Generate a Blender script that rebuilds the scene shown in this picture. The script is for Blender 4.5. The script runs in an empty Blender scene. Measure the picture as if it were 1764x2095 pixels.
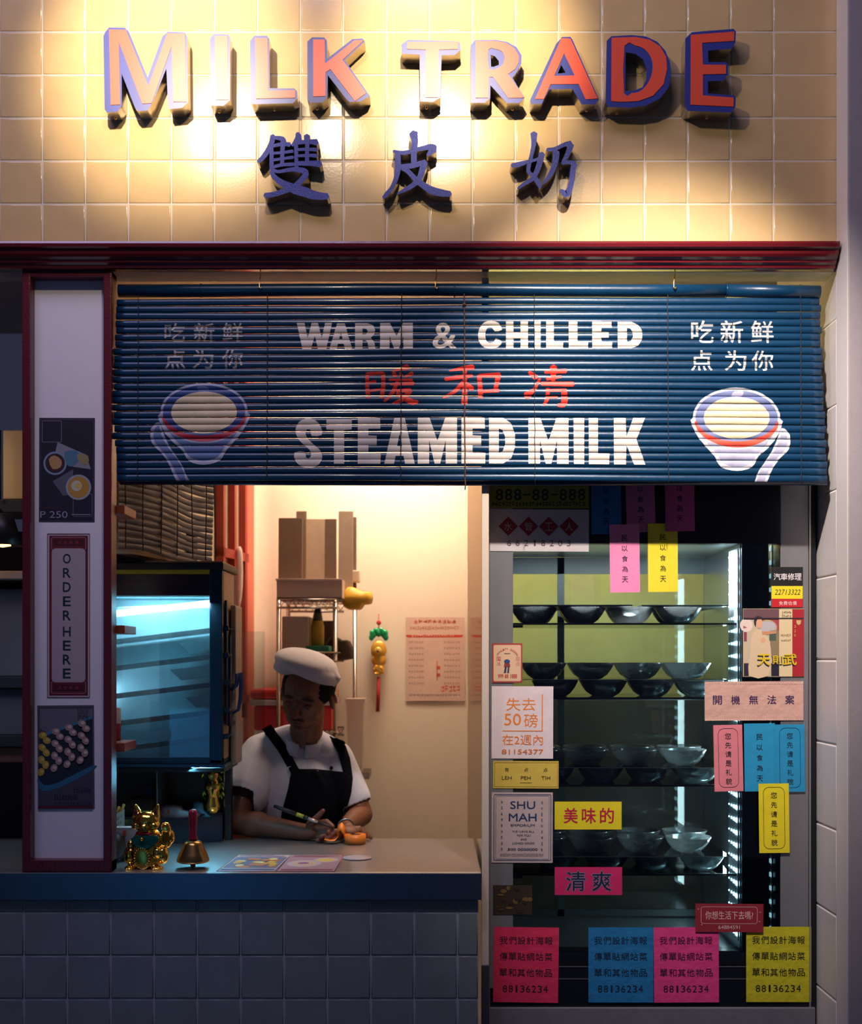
import bpy, bmesh, math, random
from mathutils import Vector, Matrix, Euler
from mathutils.bvhtree import BVHTree
random.seed(7)
SC = bpy.context.scene
COL = SC.collection

# ---------------------------------------------------------------- camera
F = 2560.0          # focal length in pixels of the 1764 px wide frame
CY, CZ = -3.2, 1.5  # camera stands 3.2 m in front of the shop front, eye height 1.5 m
cam_d = bpy.data.cameras.new('camera')
cam = bpy.data.objects.new('camera', cam_d); COL.objects.link(cam)
cam.location = (0, CY, CZ); cam.rotation_euler = (math.pi/2, 0, 0)
cam_d.sensor_fit = 'HORIZONTAL'; cam_d.sensor_width = 36
cam_d.lens = 36*F/1764
cam_d.shift_y = (1350-1047.5)/1764
cam_d.dof.use_dof = True; cam_d.dof.focus_distance = 3.3; cam_d.dof.aperture_fstop = 3.5
SC.camera = cam

# ---------------------------------------------------------------- world, exposure
w = bpy.data.worlds.new('world'); SC.world = w; w.use_nodes = True
w.node_tree.nodes['Background'].inputs[0].default_value = (0.30, 0.33, 0.62, 1)
w.node_tree.nodes['Background'].inputs[1].default_value = 0.075
vs = SC.view_settings
vs.view_transform = 'Standard'; vs.look = 'None'; vs.gamma = 1; vs.use_curve_mapping = False
vs.exposure = 0.0
SC.cycles.max_bounces = 10; SC.cycles.transparent_max_bounces = 24
SC.cycles.caustics_reflective = False; SC.cycles.caustics_refractive = False
SC.cycles.sample_clamp_indirect = 4

# ---------------------------------------------------------------- lights
def lamp(name, kind, loc, target, power, color, label, **kw):
    d = bpy.data.lights.new(name, kind); d.energy = power; d.color = color
    for k, v in kw.items(): setattr(d, k, v)
    o = bpy.data.objects.new(name, d); COL.objects.link(o); o.location = loc
    v = Vector(target)-Vector(loc)
    o.rotation_euler = v.to_track_quat('-Z', 'Y').to_euler()
    return o
WARM = (1.0, 0.82, 0.58)
lamp('sign_spot', 'SPOT', (-0.70,-1.15,3.33), (-0.66,0,3.02), 150, WARM, '', spot_size=math.radians(40), spot_blend=.9, shadow_soft_size=.022)
lamp('sign_spot', 'SPOT', (0.02,-1.15,3.33), (0.06,0,3.04), 135, WARM, '', spot_size=math.radians(38), spot_blend=.9, shadow_soft_size=.022)
lamp('sign_wash_spot', 'SPOT', (-0.35,-1.25,3.38), (-0.1,0,2.9), 22, WARM, '', spot_size=math.radians(105), spot_blend=.6, shadow_soft_size=.04)
lamp('front_spot', 'SPOT', (0.42,-1.2,3.32), (0.60,0,2.05), 300, (1.0,.87,.77), '', spot_size=math.radians(48), spot_blend=.9, shadow_soft_size=.03)
lamp('street_canopy_light', 'AREA', (-0.9,-1.7,4.5), (-.5,0,1.5), 33, (.68,.60,1.0), '', shape='RECTANGLE', size=2.2, size_y=.7)  # unseen soft fill added overhead as the street's ambient light
lamp('street_blue_light', 'AREA', (-1.3,-3.8,.5), (-.4,0,.9), 2.4, (.05,.42,1.0), '', shape='RECTANGLE', size=.7, size_y=1.4)
lamp('kitchen_ceiling_light', 'AREA', (-.14,1.16,2.70), (-.16,1.52,1.8), 7.5, (1.0,.80,.64), '', shape='RECTANGLE', size=.65, size_y=.10, spread=math.radians(100))
lamp('kitchen_ceiling_light', 'AREA', (-.05,1.0,2.70), (-.10,1.25,1.0), 6.5, (1.0,.74,.52), '', shape='RECTANGLE', size=.5, size_y=.14, spread=math.radians(130))
lamp('back_niche_light', 'AREA', (.55,.80,2.4), (.5,.92,1.5), 20, (1.0,.88,.55), '', shape='RECTANGLE', size=.6, size_y=.1)
lamp('side_room_light', 'AREA', (-1.5,.25,2.2), (-1.5,.6,1.2), .8, (1.0,.7,.5), '', shape='RECTANGLE', size=.3, size_y=.1)

# ---------------------------------------------------------------- helpers
def Q(px, py, Y=0.0):
    """the point at depth Y behind the shop front that the photo shows at this pixel"""
    d = (Y-CY)/F
    return Vector(((px-882)*d, Y, CZ+(1350-py)*d))
def S(px, Y=0.0): return px*(Y-CY)/F

_m = {}
def mat(name, col, rough=.5, metal=0, noise=0, nscale=30, bump=0, bscale=60, emit=None, es=1, alpha=None, coat=0, spec=.5, col2=None, sheen=0):
    if name in _m: return _m[name]
    m = bpy.data.materials.new(name); m.use_nodes = True; _m[name] = m
    nt = m.node_tree; b = nt.nodes['Principled BSDF']
    b.inputs['Base Color'].default_value = (*col, 1); b.inputs['Roughness'].default_value = rough
    b.inputs['Metallic'].default_value = metal
    b.inputs['Specular IOR Level'].default_value = spec
    if coat: b.inputs['Coat Weight'].default_value = coat; b.inputs['Coat Roughness'].default_value = .08
    if sheen: b.inputs['Sheen Weight'].default_value = sheen
    tc = nt.nodes.new('ShaderNodeTexCoord')
    if noise or col2:
        n = nt.nodes.new('ShaderNodeTexNoise'); n.inputs['Scale'].default_value = nscale; n.inputs['Detail'].default_value = 6
        nt.links.new(tc.outputs['Object'], n.inputs['Vector'])
        r = nt.nodes.new('ShaderNodeValToRGB'); k = noise or .3
        c2 = col2 or tuple(max(0, c*(1-k)) for c in col)
        r.color_ramp.elements[0].position = .3; r.color_ramp.elements[1].position = .7
        r.color_ramp.elements[0].color = (*c2, 1)
        r.color_ramp.elements[1].color = (*(col if col2 else tuple(min(1, c*(1+k*.5)) for c in col)), 1)
        nt.links.new(n.outputs['Fac'], r.inputs['Fac']); nt.links.new(r.outputs['Color'], b.inputs['Base Color'])
    if bump:
        n2 = nt.nodes.new('ShaderNodeTexNoise'); n2.inputs['Scale'].default_value = bscale; n2.inputs['Detail'].default_value = 5
        nt.links.new(tc.outputs['Object'], n2.inputs['Vector'])
        bp = nt.nodes.new('ShaderNodeBump'); bp.inputs['Strength'].default_value = bump; bp.inputs['Distance'].default_value = .01
        nt.links.new(n2.outputs['Fac'], bp.inputs['Height']); nt.links.new(bp.outputs['Normal'], b.inputs['Normal'])
    if emit:
        b.inputs['Emission Color'].default_value = (*emit, 1); b.inputs['Emission Strength'].default_value = es
    return m

def glassmat(name, tint=(1,1,1), refl=.06, rough=.02, haze=0, hazecol=(.6,.8,.9)):
    if name in _m: return _m[name]
    m = bpy.data.materials.new(name); m.use_nodes = True; _m[name] = m
    nt = m.node_tree; nt.nodes.clear(); N = nt.nodes.new; L = nt.links.new
    out = N('ShaderNodeOutputMaterial'); tr = N('ShaderNodeBsdfTransparent'); tr.inputs[0].default_value = (*tint, 1)
    gl = N('ShaderNodeBsdfGlossy'); gl.inputs['Roughness'].default_value = rough
    fr = N('ShaderNodeFresnel'); fr.inputs[0].default_value = 1.5
    mx = N('ShaderNodeMath'); mx.operation = 'MULTIPLY_ADD'; mx.inputs[1].default_value = 1.0; mx.inputs[2].default_value = refl-.04
    L(fr.outputs[0], mx.inputs[0])
    a = N('ShaderNodeMixShader'); L(mx.outputs[0], a.inputs[0]); L(tr.outputs[0], a.inputs[1]); L(gl.outputs[0], a.inputs[2])
    last = a
    if haze:
        df = N('ShaderNodeBsdfDiffuse'); df.inputs[0].default_value = (*hazecol, 1)
        tl = N('ShaderNodeBsdfTranslucent'); tl.inputs[0].default_value = (*hazecol, 1)
        ad = N('ShaderNodeMixShader'); ad.inputs[0].default_value = .5; L(df.outputs[0], ad.inputs[1]); L(tl.outputs[0], ad.inputs[2])
        n = N('ShaderNodeTexNoise'); n.inputs['Scale'].default_value = 9; n.inputs['Detail'].default_value = 8
        tc = N('ShaderNodeTexCoord'); L(tc.outputs['Object'], n.inputs['Vector'])
        mm = N('ShaderNodeMath'); mm.operation = 'MULTIPLY'; mm.inputs[1].default_value = haze*2; L(n.outputs['Fac'], mm.inputs[0])
        c = N('ShaderNodeMixShader'); L(mm.outputs[0], c.inputs[0]); L(a.outputs[0], c.inputs[1]); L(ad.outputs[0], c.inputs[2]); last = c
    L(last.outputs[0], out.inputs[0])
    return m

def flat(rgb, rough=.6):
    return mat('paint_%d_%d_%d_%d' % (*[int(c*255) for c in rgb], int(rough*10)), lin(rgb), rough)
def lin(c): return tuple(((x/12.92) if x <= .04045 else ((x+.055)/1.055)**2.4) for x in c)
def hx(s): return tuple(int(s[i:i+2], 16)/255 for i in (0, 2, 4))

def link(name, me, mats, parent=None, loc=None, rot=None, smooth=False):
    o = bpy.data.objects.new(name, me); COL.objects.link(o)
    for m in (mats if isinstance(mats, (list, tuple)) else [mats]): me.materials.append(m)
    if parent: o.parent = parent
    if loc is not None: o.location = loc
    if rot is not None: o.rotation_euler = rot
    if smooth:
        for p in me.polygons: p.use_smooth = True
    return o
def obj(name, bm, mats, parent=None, loc=None, rot=None, smooth=False, recalc=True):
    if recalc: bmesh.ops.recalc_face_normals(bm, faces=bm.faces)
    me = bpy.data.meshes.new(name); bm.to_mesh(me); bm.free()
    return link(name, me, mats, parent, loc, rot, smooth)
def tag(o, label, cat, group=None):
    o['label'] = label; o['category'] = cat
    if group: o['group'] = group
    return o
def thing(name, label, cat, loc=(0,0,0), rot=(0,0,0), group=None):
    o = bpy.data.objects.new(name, None); COL.objects.link(o); o.location = loc; o.rotation_euler = rot
    o.empty_display_size = .05
    return tag(o, label, cat, group)
def struct(o): o['kind'] = 'structure'; return o

def box(bm, a, b, bev=0, mi=0, M=None):
    r = bmesh.ops.create_cube(bm, size=1); vs_ = r['verts']
    c = [(a[i]+b[i])/2 for i in range(3)]; s = [abs(b[i]-a[i]) for i in range(3)]
    for v in vs_: v.co = Vector((v.co.x*s[0]+c[0], v.co.y*s[1]+c[1], v.co.z*s[2]+c[2]))
    fs = set(f for v in vs_ for f in v.link_faces)
    if bev:
        es = list(set(e for v in vs_ for e in v.link_edges))
        rr = bmesh.ops.bevel(bm, geom=es, offset=bev, segments=2, affect='EDGES', profile=.6)
        vs_ = list(set(v for f in rr['faces'] for v in f.verts) | set(v for v in vs_ if v.is_valid))
        fs = set(f for v in vs_ for f in v.link_faces)
    for f in fs: f.material_index = mi
    if M is not None:
        for v in set(v for f in fs for v in f.verts): v.co = M @ v.co
    return fs
def NB(): return bmesh.new()
def boxo(name, a, b, m, parent=None, bev=.002, loc=None, rot=None):
    bm = NB(); box(bm, a, b, bev); return obj(name, bm, m, parent, loc, rot)
def poly(bm, pts, mi=0):
    vs_ = [bm.verts.new(p) for p in pts]
    f = bm.faces.new(vs_); f.material_index = mi; return f
def tube(bm, pts, r, n=10, mi=0, cap=True):
    """round tube through points; r number or list"""
    pts = [Vector(p) for p in pts]; k = len(pts)
    rs = r if isinstance(r, (list, tuple)) else [r]*k
    rings = []; up = None
    for i, p in enumerate(pts):
        t = (pts[min(i+1, k-1)]-pts[max(i-1, 0)]).normalized()
        if up is None:
            up = t.orthogonal().normalized()
        u = (up - t*up.dot(t)).normalized(); up = u; v = t.cross(u)
        rings.append([bm.verts.new(p+(u*math.cos(2*math.pi*j/n)+v*math.sin(2*math.pi*j/n))*rs[i]) for j in range(n)])
    for a, b in zip(rings, rings[1:]):
        for j in range(n):
            f = bm.faces.new((a[j], a[(j+1)%n], b[(j+1)%n], b[j])); f.material_index = mi; f.smooth = True
    if cap:
        for rg in (rings[0], rings[-1]):
            f = bm.faces.new(rg); f.material_index = mi
def lathe(bm, prof, c=(0,0,0), n=32, mi=0, closed=False, M=None):
    """prof: list of (radius, z)"""
    rings = []
    for r, z in prof:
        if r < 1e-6: rings.append([bm.verts.new(Vector(c)+Vector((0,0,z)))])
        else: rings.append([bm.verts.new(Vector(c)+Vector((r*math.cos(2*math.pi*j/n), r*math.sin(2*math.pi*j/n), z))) for j in range(n)])
    pr = list(zip(rings, rings[1:]))
    if closed: pr.append((rings[-1], rings[0]))
    for a, b in pr:
        for j in range(n):
            q = [a[j%len(a)], a[(j+1)%n%len(a)] if len(a) > 1 else None, b[(j+1)%n] if len(b) > 1 else None, b[j%len(b)]]
            q = [x for x in q if x is not None]
            if len(q) >= 3:
                try: f = bm.faces.new(q); f.material_index = mi; f.smooth = True
                except ValueError: pass
    if M is not None:
        for rg in rings:
            for v in rg: v.co = M @ v.co
def capsule(bm, p0, r0, p1, r1, n=20):
    p0, p1 = Vector(p0), Vector(p1); d = (p1-p0); L = d.length; d = d.normalized() if L > 1e-6 else Vector((0,0,1))
    pts, rs = [], []
    for a in (-90,-65,-40,-18,0):
        pts.append(p0+d*r0*math.sin(math.radians(a))); rs.append(max(1e-4, r0*math.cos(math.radians(a))))
    for a in (0,18,40,65,90):
        pts.append(p1+d*r1*math.sin(math.radians(a))); rs.append(max(1e-4, r1*math.cos(math.radians(a))))
    up = d.orthogonal().normalized(); v = d.cross(up); rings = []
    for p, r in zip(pts, rs): rings.append([bm.verts.new(p+(up*math.cos(2*math.pi*j/n)+v*math.sin(2*math.pi*j/n))*r) for j in range(n)])
    for a, b in zip(rings, rings[1:]):
        for j in range(n): bm.faces.new((a[j], a[(j+1)%n], b[(j+1)%n], b[j]))
    bm.faces.new(rings[0][::-1]); bm.faces.new(rings[-1])
def ell(bm, c, r, rot=None, seg=28):
    R = (Euler([math.radians(a) for a in rot]).to_matrix() if rot else Matrix.Identity(3)).to_4x4()
    M = Matrix.Translation(Vector(c)) @ R @ Matrix.Diagonal((*r, 1))
    bmesh.ops.create_uvsphere(bm, u_segments=seg, v_segments=seg//2, radius=1, matrix=M)
def remesh(bm, voxel, smooth=4, fac=.5, T=None):
    if T is not None: bmesh.ops.transform(bm, matrix=T, verts=bm.verts)
    bmesh.ops.recalc_face_normals(bm, faces=bm.faces)
    me = bpy.data.meshes.new('tmp'); bm.to_mesh(me); bm.free()
    o = bpy.data.objects.new('tmp', me); COL.objects.link(o)
    md = o.modifiers.new('r', 'REMESH'); md.mode = 'VOXEL'; md.voxel_size = voxel
    if smooth:
        s = o.modifiers.new('s', 'SMOOTH'); s.factor = fac; s.iterations = smooth
    dg = bpy.context.evaluated_depsgraph_get()
    out = bpy.data.meshes.new_from_object(o.evaluated_get(dg))
    bpy.data.objects.remove(o); bpy.data.meshes.remove(me); out.materials.clear()
    for p in out.polygons: p.use_smooth = True; p.material_index = 0
    return out

# text outlines (built-in font), as (points, faces) scaled into a unit box
_g = {}
def glyphs(s, bold=0.0, sp=1.0):
    k = (s, bold, sp)
    if k in _g: return _g[k]
    c = bpy.data.curves.new('t', 'FONT'); c.body = s; c.size = 1; c.offset = bold; c.space_character = sp; c.resolution_u = 3
    c.align_x = 'LEFT'
    o = bpy.data.objects.new('t', c); m = o.to_mesh()
    pts = [(v.co.x, v.co.y) for v in m.vertices]; fs = [tuple(p.vertices) for p in m.polygons]
    o.to_mesh_clear(); bpy.data.objects.remove(o); bpy.data.curves.remove(c)
    x0 = min(p[0] for p in pts); x1 = max(p[0] for p in pts); y0 = min(p[1] for p in pts); y1 = max(p[1] for p in pts)
    _g[k] = ([((x-x0)/(x1-x0), (y-y0)/(y1-y0)) for x, y in pts], fs)
    return _g[k]
def add_text(bm, fn, s, x0, y0, x1, y1, bold=0, sp=1.0, mi=0, shear=0):
    """text filling the pixel box; fn maps (px, py) to a point"""
    if bold:
        h_ = (y1-y0); d = bold*h_*(.55 if len(s) == 1 else .45)
        x0 += d; x1 -= d; y0 += d; y1 -= d
        for q_, (dx, dy) in enumerate(((-d,0),(d,0),(0,-d*.8),(0,d*.8))): add_text(bm, (lambda x, y, q_=q_: fn(x, y)-Vector((0, .000025*q_, 0))), s, x0+dx, y0+dy, x1+dx, y1+dy, 0, sp, mi, shear)
        return
    pts, fs = glyphs(s, 0, sp)
    vs_ = [bm.verts.new(fn(x0+u*(x1-x0)+shear*v, y1+v*(y0-y1))) for u, v in pts]
    for f in fs:
        try: q = bm.faces.new([vs_[i] for i in f]); q.material_index = mi
        except ValueError: pass
def stroke_poly(st, cap=True):
    """brush stroke polyline [(x,y,w)] -> outline polygon list"""
    P = []
    # resample with catmull-rom
    n = len(st)
    for i in range(n-1):
        a = st[max(i-1, 0)]; b = st[i]; c = st[i+1]; d = st[min(i+2, n-1)]
        for k in range(5):
            t = k/5
            P.append(tuple(.5*((2*b[j])+(-a[j]+c[j])*t+(2*a[j]-5*b[j]+4*c[j]-d[j])*t*t+(-a[j]+3*b[j]-3*c[j]+d[j])*t**3) for j in range(3)))
    P.append(st[-1])
    L, R = [], []
    for i, p in enumerate(P):
        q0 = P[max(i-1, 0)]; q1 = P[min(i+1, len(P)-1)]
        dx, dy = q1[0]-q0[0], q1[1]-q0[1]; l = math.hypot(dx, dy) or 1
        nx, ny = -dy/l, dx/l; w = max(p[2], .3)/2
        L.append((p[0]+nx*w, p[1]+ny*w)); R.append((p[0]-nx*w, p[1]-ny*w))
    # end caps pushed out a little so strokes look like brush marks
    def ext(p, q, w): 
        dx, dy = p[0]-q[0], p[1]-q[1]; l = math.hypot(dx, dy) or 1
        return (p[0]+dx/l*w*.3, p[1]+dy/l*w*.3)
    e0 = ext(P[0], P[1], P[0][2]); e1 = ext(P[-1], P[-2], P[-1][2])
    return [e0], L, [e1], R
def add_stroke(bm, fn, st, mi=0):
    e0, L, e1, R = stroke_poly(st)
    vl = [bm.verts.new(fn(*p)) for p in L]; vr = [bm.verts.new(fn(*p)) for p in R]
    a = bm.verts.new(fn(*e0[0])); b = bm.verts.new(fn(*e1[0]))
    fs = [bm.faces.new((a, vl[0], vr[0])), bm.faces.new((b, vr[-1], vl[-1]))]
    for i in range(len(vl)-1): fs.append(bm.faces.new((vl[i], vl[i+1], vr[i+1], vr[i])))
    for f in fs: f.material_index = mi
def fill2d(bm, fn, loops, mi=0):
    """planar region with holes given as pixel loops"""
    edges = []
    for lp in loops:
        v = [bm.verts.new(fn(*p)) for p in lp]
        for i in range(len(v)): edges.append(bm.edges.new((v[i], v[(i+1)%len(v)])))
    r = bmesh.ops.triangle_fill(bm, use_beauty=True, use_dissolve=False, edges=edges)
    fs = [g for g in r['geom'] if isinstance(g, bmesh.types.BMFace)]
    for f in fs: f.material_index = mi
    return fs
def ellpts(cx, cy, rx, ry, n=32, a0=0, a1=360, rot=0):
    out = []; ro = math.radians(rot)
    full = abs(a1-a0) >= 360
    for i in range(n if full else n+1):
        a = math.radians(a0+(a1-a0)*i/n); x = rx*math.cos(a); y = ry*math.sin(a)
        out.append((cx+x*math.cos(ro)-y*math.sin(ro), cy+x*math.sin(ro)+y*math.cos(ro)))
    return out
def rrect(x0, y0, x1, y1, r):
    out = []
    for cx, cy, a in ((x1-r, y1-r, 0), (x0+r, y1-r, 90), (x0+r, y0+r, 180), (x1-r, y0+r, 270)):
        for i in range(5):
            t = math.radians(a+i*22.5); out.append((cx+r*math.cos(t), cy+r*math.sin(t)))
    return out
def smoothpoly(pts, k=3):
    n = len(pts); out = []
    for i in range(n):
        a, b, c, d = pts[i-1], pts[i], pts[(i+1)%n], pts[(i+2)%n]
        for j in range(k):
            t = j/k
            out.append(tuple(.5*((2*b[q])+(-a[q]+c[q])*t+(2*a[q]-5*b[q]+4*c[q]-d[q])*t*t+(-a[q]+3*b[q]-3*c[q]+d[q])*t**3) for q in (0, 1)))
    return out
def marks(bm, fn, x0, y0, x1, y1, n, mi=0):
    """a row of print too small to read"""
    w_ = (x1-x0)/n
    for i in range(n):
        a = x0+i*w_+w_*.12; b = x0+(i+1)*w_-w_*.12
        for k in range(2):
            t0 = random.uniform(0, .5); yy = y0+(y1-y0)*(t0 if k else t0+.45)
            poly(bm, [fn(a, yy), fn(b, yy), fn(b, yy+(y1-y0)*.18), fn(a, yy+(y1-y0)*.18)], mi)
        xx = random.uniform(a, b-w_*.15)
        poly(bm, [fn(xx, y0), fn(xx+w_*.16, y0), fn(xx+w_*.16, y1), fn(xx, y1)], mi)
# ================================================================ MATERIALS
M_tile = mat('cream_tile', (.72,.50,.24), .16, noise=.06, nscale=14, bump=.015, bscale=160, coat=.4)
M_grout = mat('pale_grout', (.80,.72,.58), .8)
M_tile_b = mat('grey_tile', (.25,.27,.275), .3, noise=.10, nscale=12, bump=.03, bscale=140)
M_grout_b = mat('grey_grout', (.42,.46,.50), .8)
M_tile_w = mat('white_jamb_tile', (.82,.78,.76), .35, noise=.03)
M_strip = mat('pale_arris', (.85,.80,.76), .55)
M_white = mat('white_plaster', (.66,.62,.60), .6, noise=.03, bump=.05, bscale=200)
M_cream = mat('cream_wall', (.86,.72,.55), .7, noise=.02, bump=.03)
M_red = mat('dark_red_lacquer', (.13,.008,.013), .22, bump=.05, bscale=50, coat=.5)
M_redframe = mat('dark_red_frame', (.13,.012,.022), .32, bump=.12, bscale=160)
M_steel = mat('brushed_steel', (.76,.74,.72), .28, .88, noise=.05, nscale=5, bump=.02, bscale=20)
M_steel_s = mat('polished_steel', (.75,.77,.80), .13, 1)
M_steel_d = mat('dull_steel', (.28,.30,.33), .34, .8)
M_black = mat('black_metal', (.010,.014,.022), .35, .3)
M_blackp = mat('black_plastic', (.012,.012,.015), .45)
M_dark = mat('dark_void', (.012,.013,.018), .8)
M_dblue = mat('dark_blue_steel', (.02,.06,.11), .28, .6)
M_gold = mat('gold_plating', (1.0,.66,.14), .12, 1)
M_panel = mat('white_panel', (.88,.84,.90), .5, noise=.02, bump=.02)

# ================================================================ SETTING
# upper tiled wall (front at Y=0), from the red moulding up
def tiles(bm, xs, zs, fn, gap, th, bev, mi=0, tilt=.0):
    for x0, x1 in zip(xs, xs[1:]):
        for z0, z1 in zip(zs, zs[1:]):
            if x1-x0 < .01 or z1-z0 < .01: continue
            a, b = x0+gap/2, x1-gap/2; c, d = z0+gap/2, z1-gap/2
            tx, tz = random.uniform(-tilt, tilt), random.uniform(-tilt, tilt); cx, cz = (a+b)/2, (c+d)/2
            f = lambda x, y, z: fn(x, y+(x-cx)*tx+(z-cz)*tz, z)
            O = [bm.verts.new(f(*p)) for p in ((a,th,c),(b,th,c),(b,th,d),(a,th,d))]
            K = [bm.verts.new(f(*p)) for p in ((a,bev*.7,c),(b,bev*.7,c),(b,bev*.7,d),(a,bev*.7,d))]
            q = bev*.5
            K2 = [bm.verts.new(f(*p)) for p in ((a+q*.6,bev*.22,c+q*.6),(b-q*.6,bev*.22,c+q*.6),(b-q*.6,bev*.22,d-q*.6),(a+q*.6,bev*.22,d-q*.6))]
            I = [bm.verts.new(f(*p)) for p in ((a+bev,0,c+bev),(b-bev,0,c+bev),(b-bev,0,d-bev),(a+bev,0,d-bev))]
            for A, B in ((O, K), (K, K2), (K2, I)):
                for i in range(4):
                    fc = bm.faces.new((A[i], A[(i+1)%4], B[(i+1)%4], B[i])); fc.material_index = mi; fc.smooth = True
            fc = bm.faces.new(I); fc.material_index = mi
XR = 1.0425
P_ = 88/800
x0 = Q(86.7, 0).x; xs = [x0+P_*i for i in range(-3, 18)] + [XR]
z0 = Q(0, 505).z; zs = [z0+P_*i for i in range(0, 10)]
bm = NB(); tiles(bm, xs, zs, lambda x, y, z: (x, y, z), .0022, .006, .0035, 0, .0035)
box(bm, (xs[0]-.6, .0015, z0-.02), (XR, .10, zs[-1]), mi=1)
struct(obj('wall_front_upper', bm, [M_tile, M_grout]))
# red moulding under it
zb = Q(0, 553).z; zt = Q(0, 505).z
prof = [(0,zt+.004),(-.05,zt-.002),(-.052,zt-.008),(-.050,zt-.016),(-.040,zt-.020),(-.039,zt-.030),(-.034,zt-.036),(-.024,zt-.041),(-.023,zt-.047),(-.015,zt-.051),(-.013,zb+.002),(-.006,zb),(.0,zb),(.012,zb)]
bm = NB()
sec = []
for x in (-2.0, 1.030):
    sec.append([bm.verts.new((x, y, z)) for y, z in prof])
for i in range(len(prof)-1): bm.faces.new((sec[0][i], sec[0][i+1], sec[1][i+1], sec[1][i]))
bm.faces.new(sec[1]); bm.faces.new(sec[0][::-1])
struct(obj('trim_1', bm, M_red))
# lintel soffit behind the moulding
struct(boxo('trim_2', (-1.9,.0121,zb-.001), (XR-.004,.095,zb+.05), M_white))
# right-hand column: tiled jamb set back, plain arris and front
bm = NB(); XJ = 1.0375
zj = Q(0,1184,.18).z; zz = [zj+.2187*i for i in range(-9, 9)]
tiles(bm, [.0, .55], zz, lambda u, y, z: (XJ+y, .0+u, z), .004, .006, .004, 0)
box(bm, (XJ+.003,.001,-.1), (XJ+.12,.56,3.4), mi=1)
struct(obj('wall_right_jamb', bm, [M_tile_w, M_grout]))
struct(boxo('wall_right_column', (XJ+.0005,-.086,-.1), (2.2,-.001,3.6), mat('column_plaster', (.40,.35,.37), .6, noise=.05, bump=.08, bscale=220), bev=.004))
struct(boxo('trim_6', (XJ-.001,-.085,-.1), (XJ+.001,-.0015,3.5), M_strip, bev=0))  # column's lit left side: its brightness put into a paler base colour
struct(boxo('floor', (-4,-6,-.02), (4,3,0), mat('street_floor', (.06,.06,.07), .5, noise=.2)))
# interior shell
YB = 1.4
struct(boxo('ceiling', (-2.4,.10,2.75), (1.2,1.6,2.8), mat('white_ceiling', (.8,.72,.6), .8)))
struct(boxo('wall_back', (-.70,YB,0), (.40,YB+.05,2.75), M_cream))
pts = [(-.90,.10),(-.80,.55),(-.715,.90),(-.66,1.2)]
bm = NB()
for (xa, ya), (xb, yb) in zip(pts, pts[1:]):
    zl_ = 1.80 if ya < .9 else 1.0
    poly(bm, [(xa,ya,zl_),(xb,yb,zl_),(xb,yb,2.75),(xa,ya,2.75)]); poly(bm, [(xa-.05,ya,zl_),(xb-.05,yb,zl_),(xb-.05,yb,2.75),(xa-.05,ya,2.75)])
    poly(bm, [(xa,ya,zl_),(xb,yb,zl_),(xb-.05,yb,zl_),(xa-.05,ya,zl_)])
struct(obj('wall_left', bm, M_cream))
struct(boxo('trim_3', (-.73,1.2,0), (-.645,1.40,2.75), mat('coral_paint', (.80,.20,.13), .5, noise=.03)))  # red reflection on this wall section put into its coral base colour
bm = NB(); 
for i in range(9):   # rounded cream corner beside the coral strip
    a0, a1 = math.radians(90*i/9), math.radians(90*(i+1)/9); r = .06
    poly(bm, [(-.645+r*(1-math.cos(a0)),1.36-.0+r*math.sin(a0)*.6,0),(-.645+r*(1-math.cos(a1)),1.36+r*math.sin(a1)*.6,0),(-.645+r*(1-math.cos(a1)),1.36+r*math.sin(a1)*.6,2.75),(-.645+r*(1-math.cos(a0)),1.36+r*math.sin(a0)*.6,2.75)])
struct(obj('wall_back_corner', bm, M_cream, smooth=True))
M_glossw = mat('glossy_cream_partition', (.80,.66,.50), .06, coat=1.0)
struct(boxo('wall_partition', (.1345,.050,.0), (.1485,1.40,2.49), M_glossw, bev=.002))
struct(boxo('trim_4', (.1305,.040,0), (.1505,.049,Q(0,1975,.045).z), mat('grey_kick_strip', (.05,.05,.055), .5)))
struct(boxo('trim_5', (.1315,.041,Q(0,1975,.045).z), (.1500,.049,2.49), mat('cream_strip', (.78,.64,.50), .5)))
# window with red glazing bars in the left wall
win = bpy.data.objects.new('window_1', None); COL.objects.link(win); struct(win); win.location = (-.70,1.0,2.0)
dirw = Vector((.055,.30,0)).normalized()
def WL(s, z, off=0): p = Vector((-.712,.92,0))+dirw*s; n = Vector((dirw.y,-dirw.x,0)); p += n*off; return Vector((p.x, p.y, z))
bm = NB()
def bar(bm, s0, s1, z0, z1, d0=.002, d1=.03):
    v = [WL(s0,z0,d0),WL(s1,z0,d0),WL(s1,z1,d0),WL(s0,z1,d0),WL(s0,z0,d1),WL(s1,z0,d1),WL(s1,z1,d1),WL(s0,z1,d1)]
    v = [bm.verts.new(x) for x in v]
    for f in ((0,1,2,3),(4,5,6,7),(0,1,5,4),(1,2,6,5),(2,3,7,6),(3,0,4,7)): bm.faces.new([v[i] for i in f])
for s in (0,.11,.22): bar(bm, s, s+.02, 1.3, 2.6)
for z in (1.35,1.84,2.35): bar(bm, 0, .26, z, z+.03)
f_ = obj('window_frame', bm, mat('red_window_frame', (.42,.04,.03), .4)); f_.parent = win; f_.matrix_parent_inverse = win.matrix_world.inverted(); 
bm = NB(); poly(bm, [WL(.0,1.3,.006),WL(.26,1.3,.006),WL(.26,2.6,.006),WL(0,2.6,.006)])
g_ = obj('pane', bm, mat('window_pane_film', (.62,.5,.36), .3)); 
for o in (f_, g_): o.parent = win; o.matrix_parent_inverse = Matrix.Identity(4); o.location = -win.location
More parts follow.
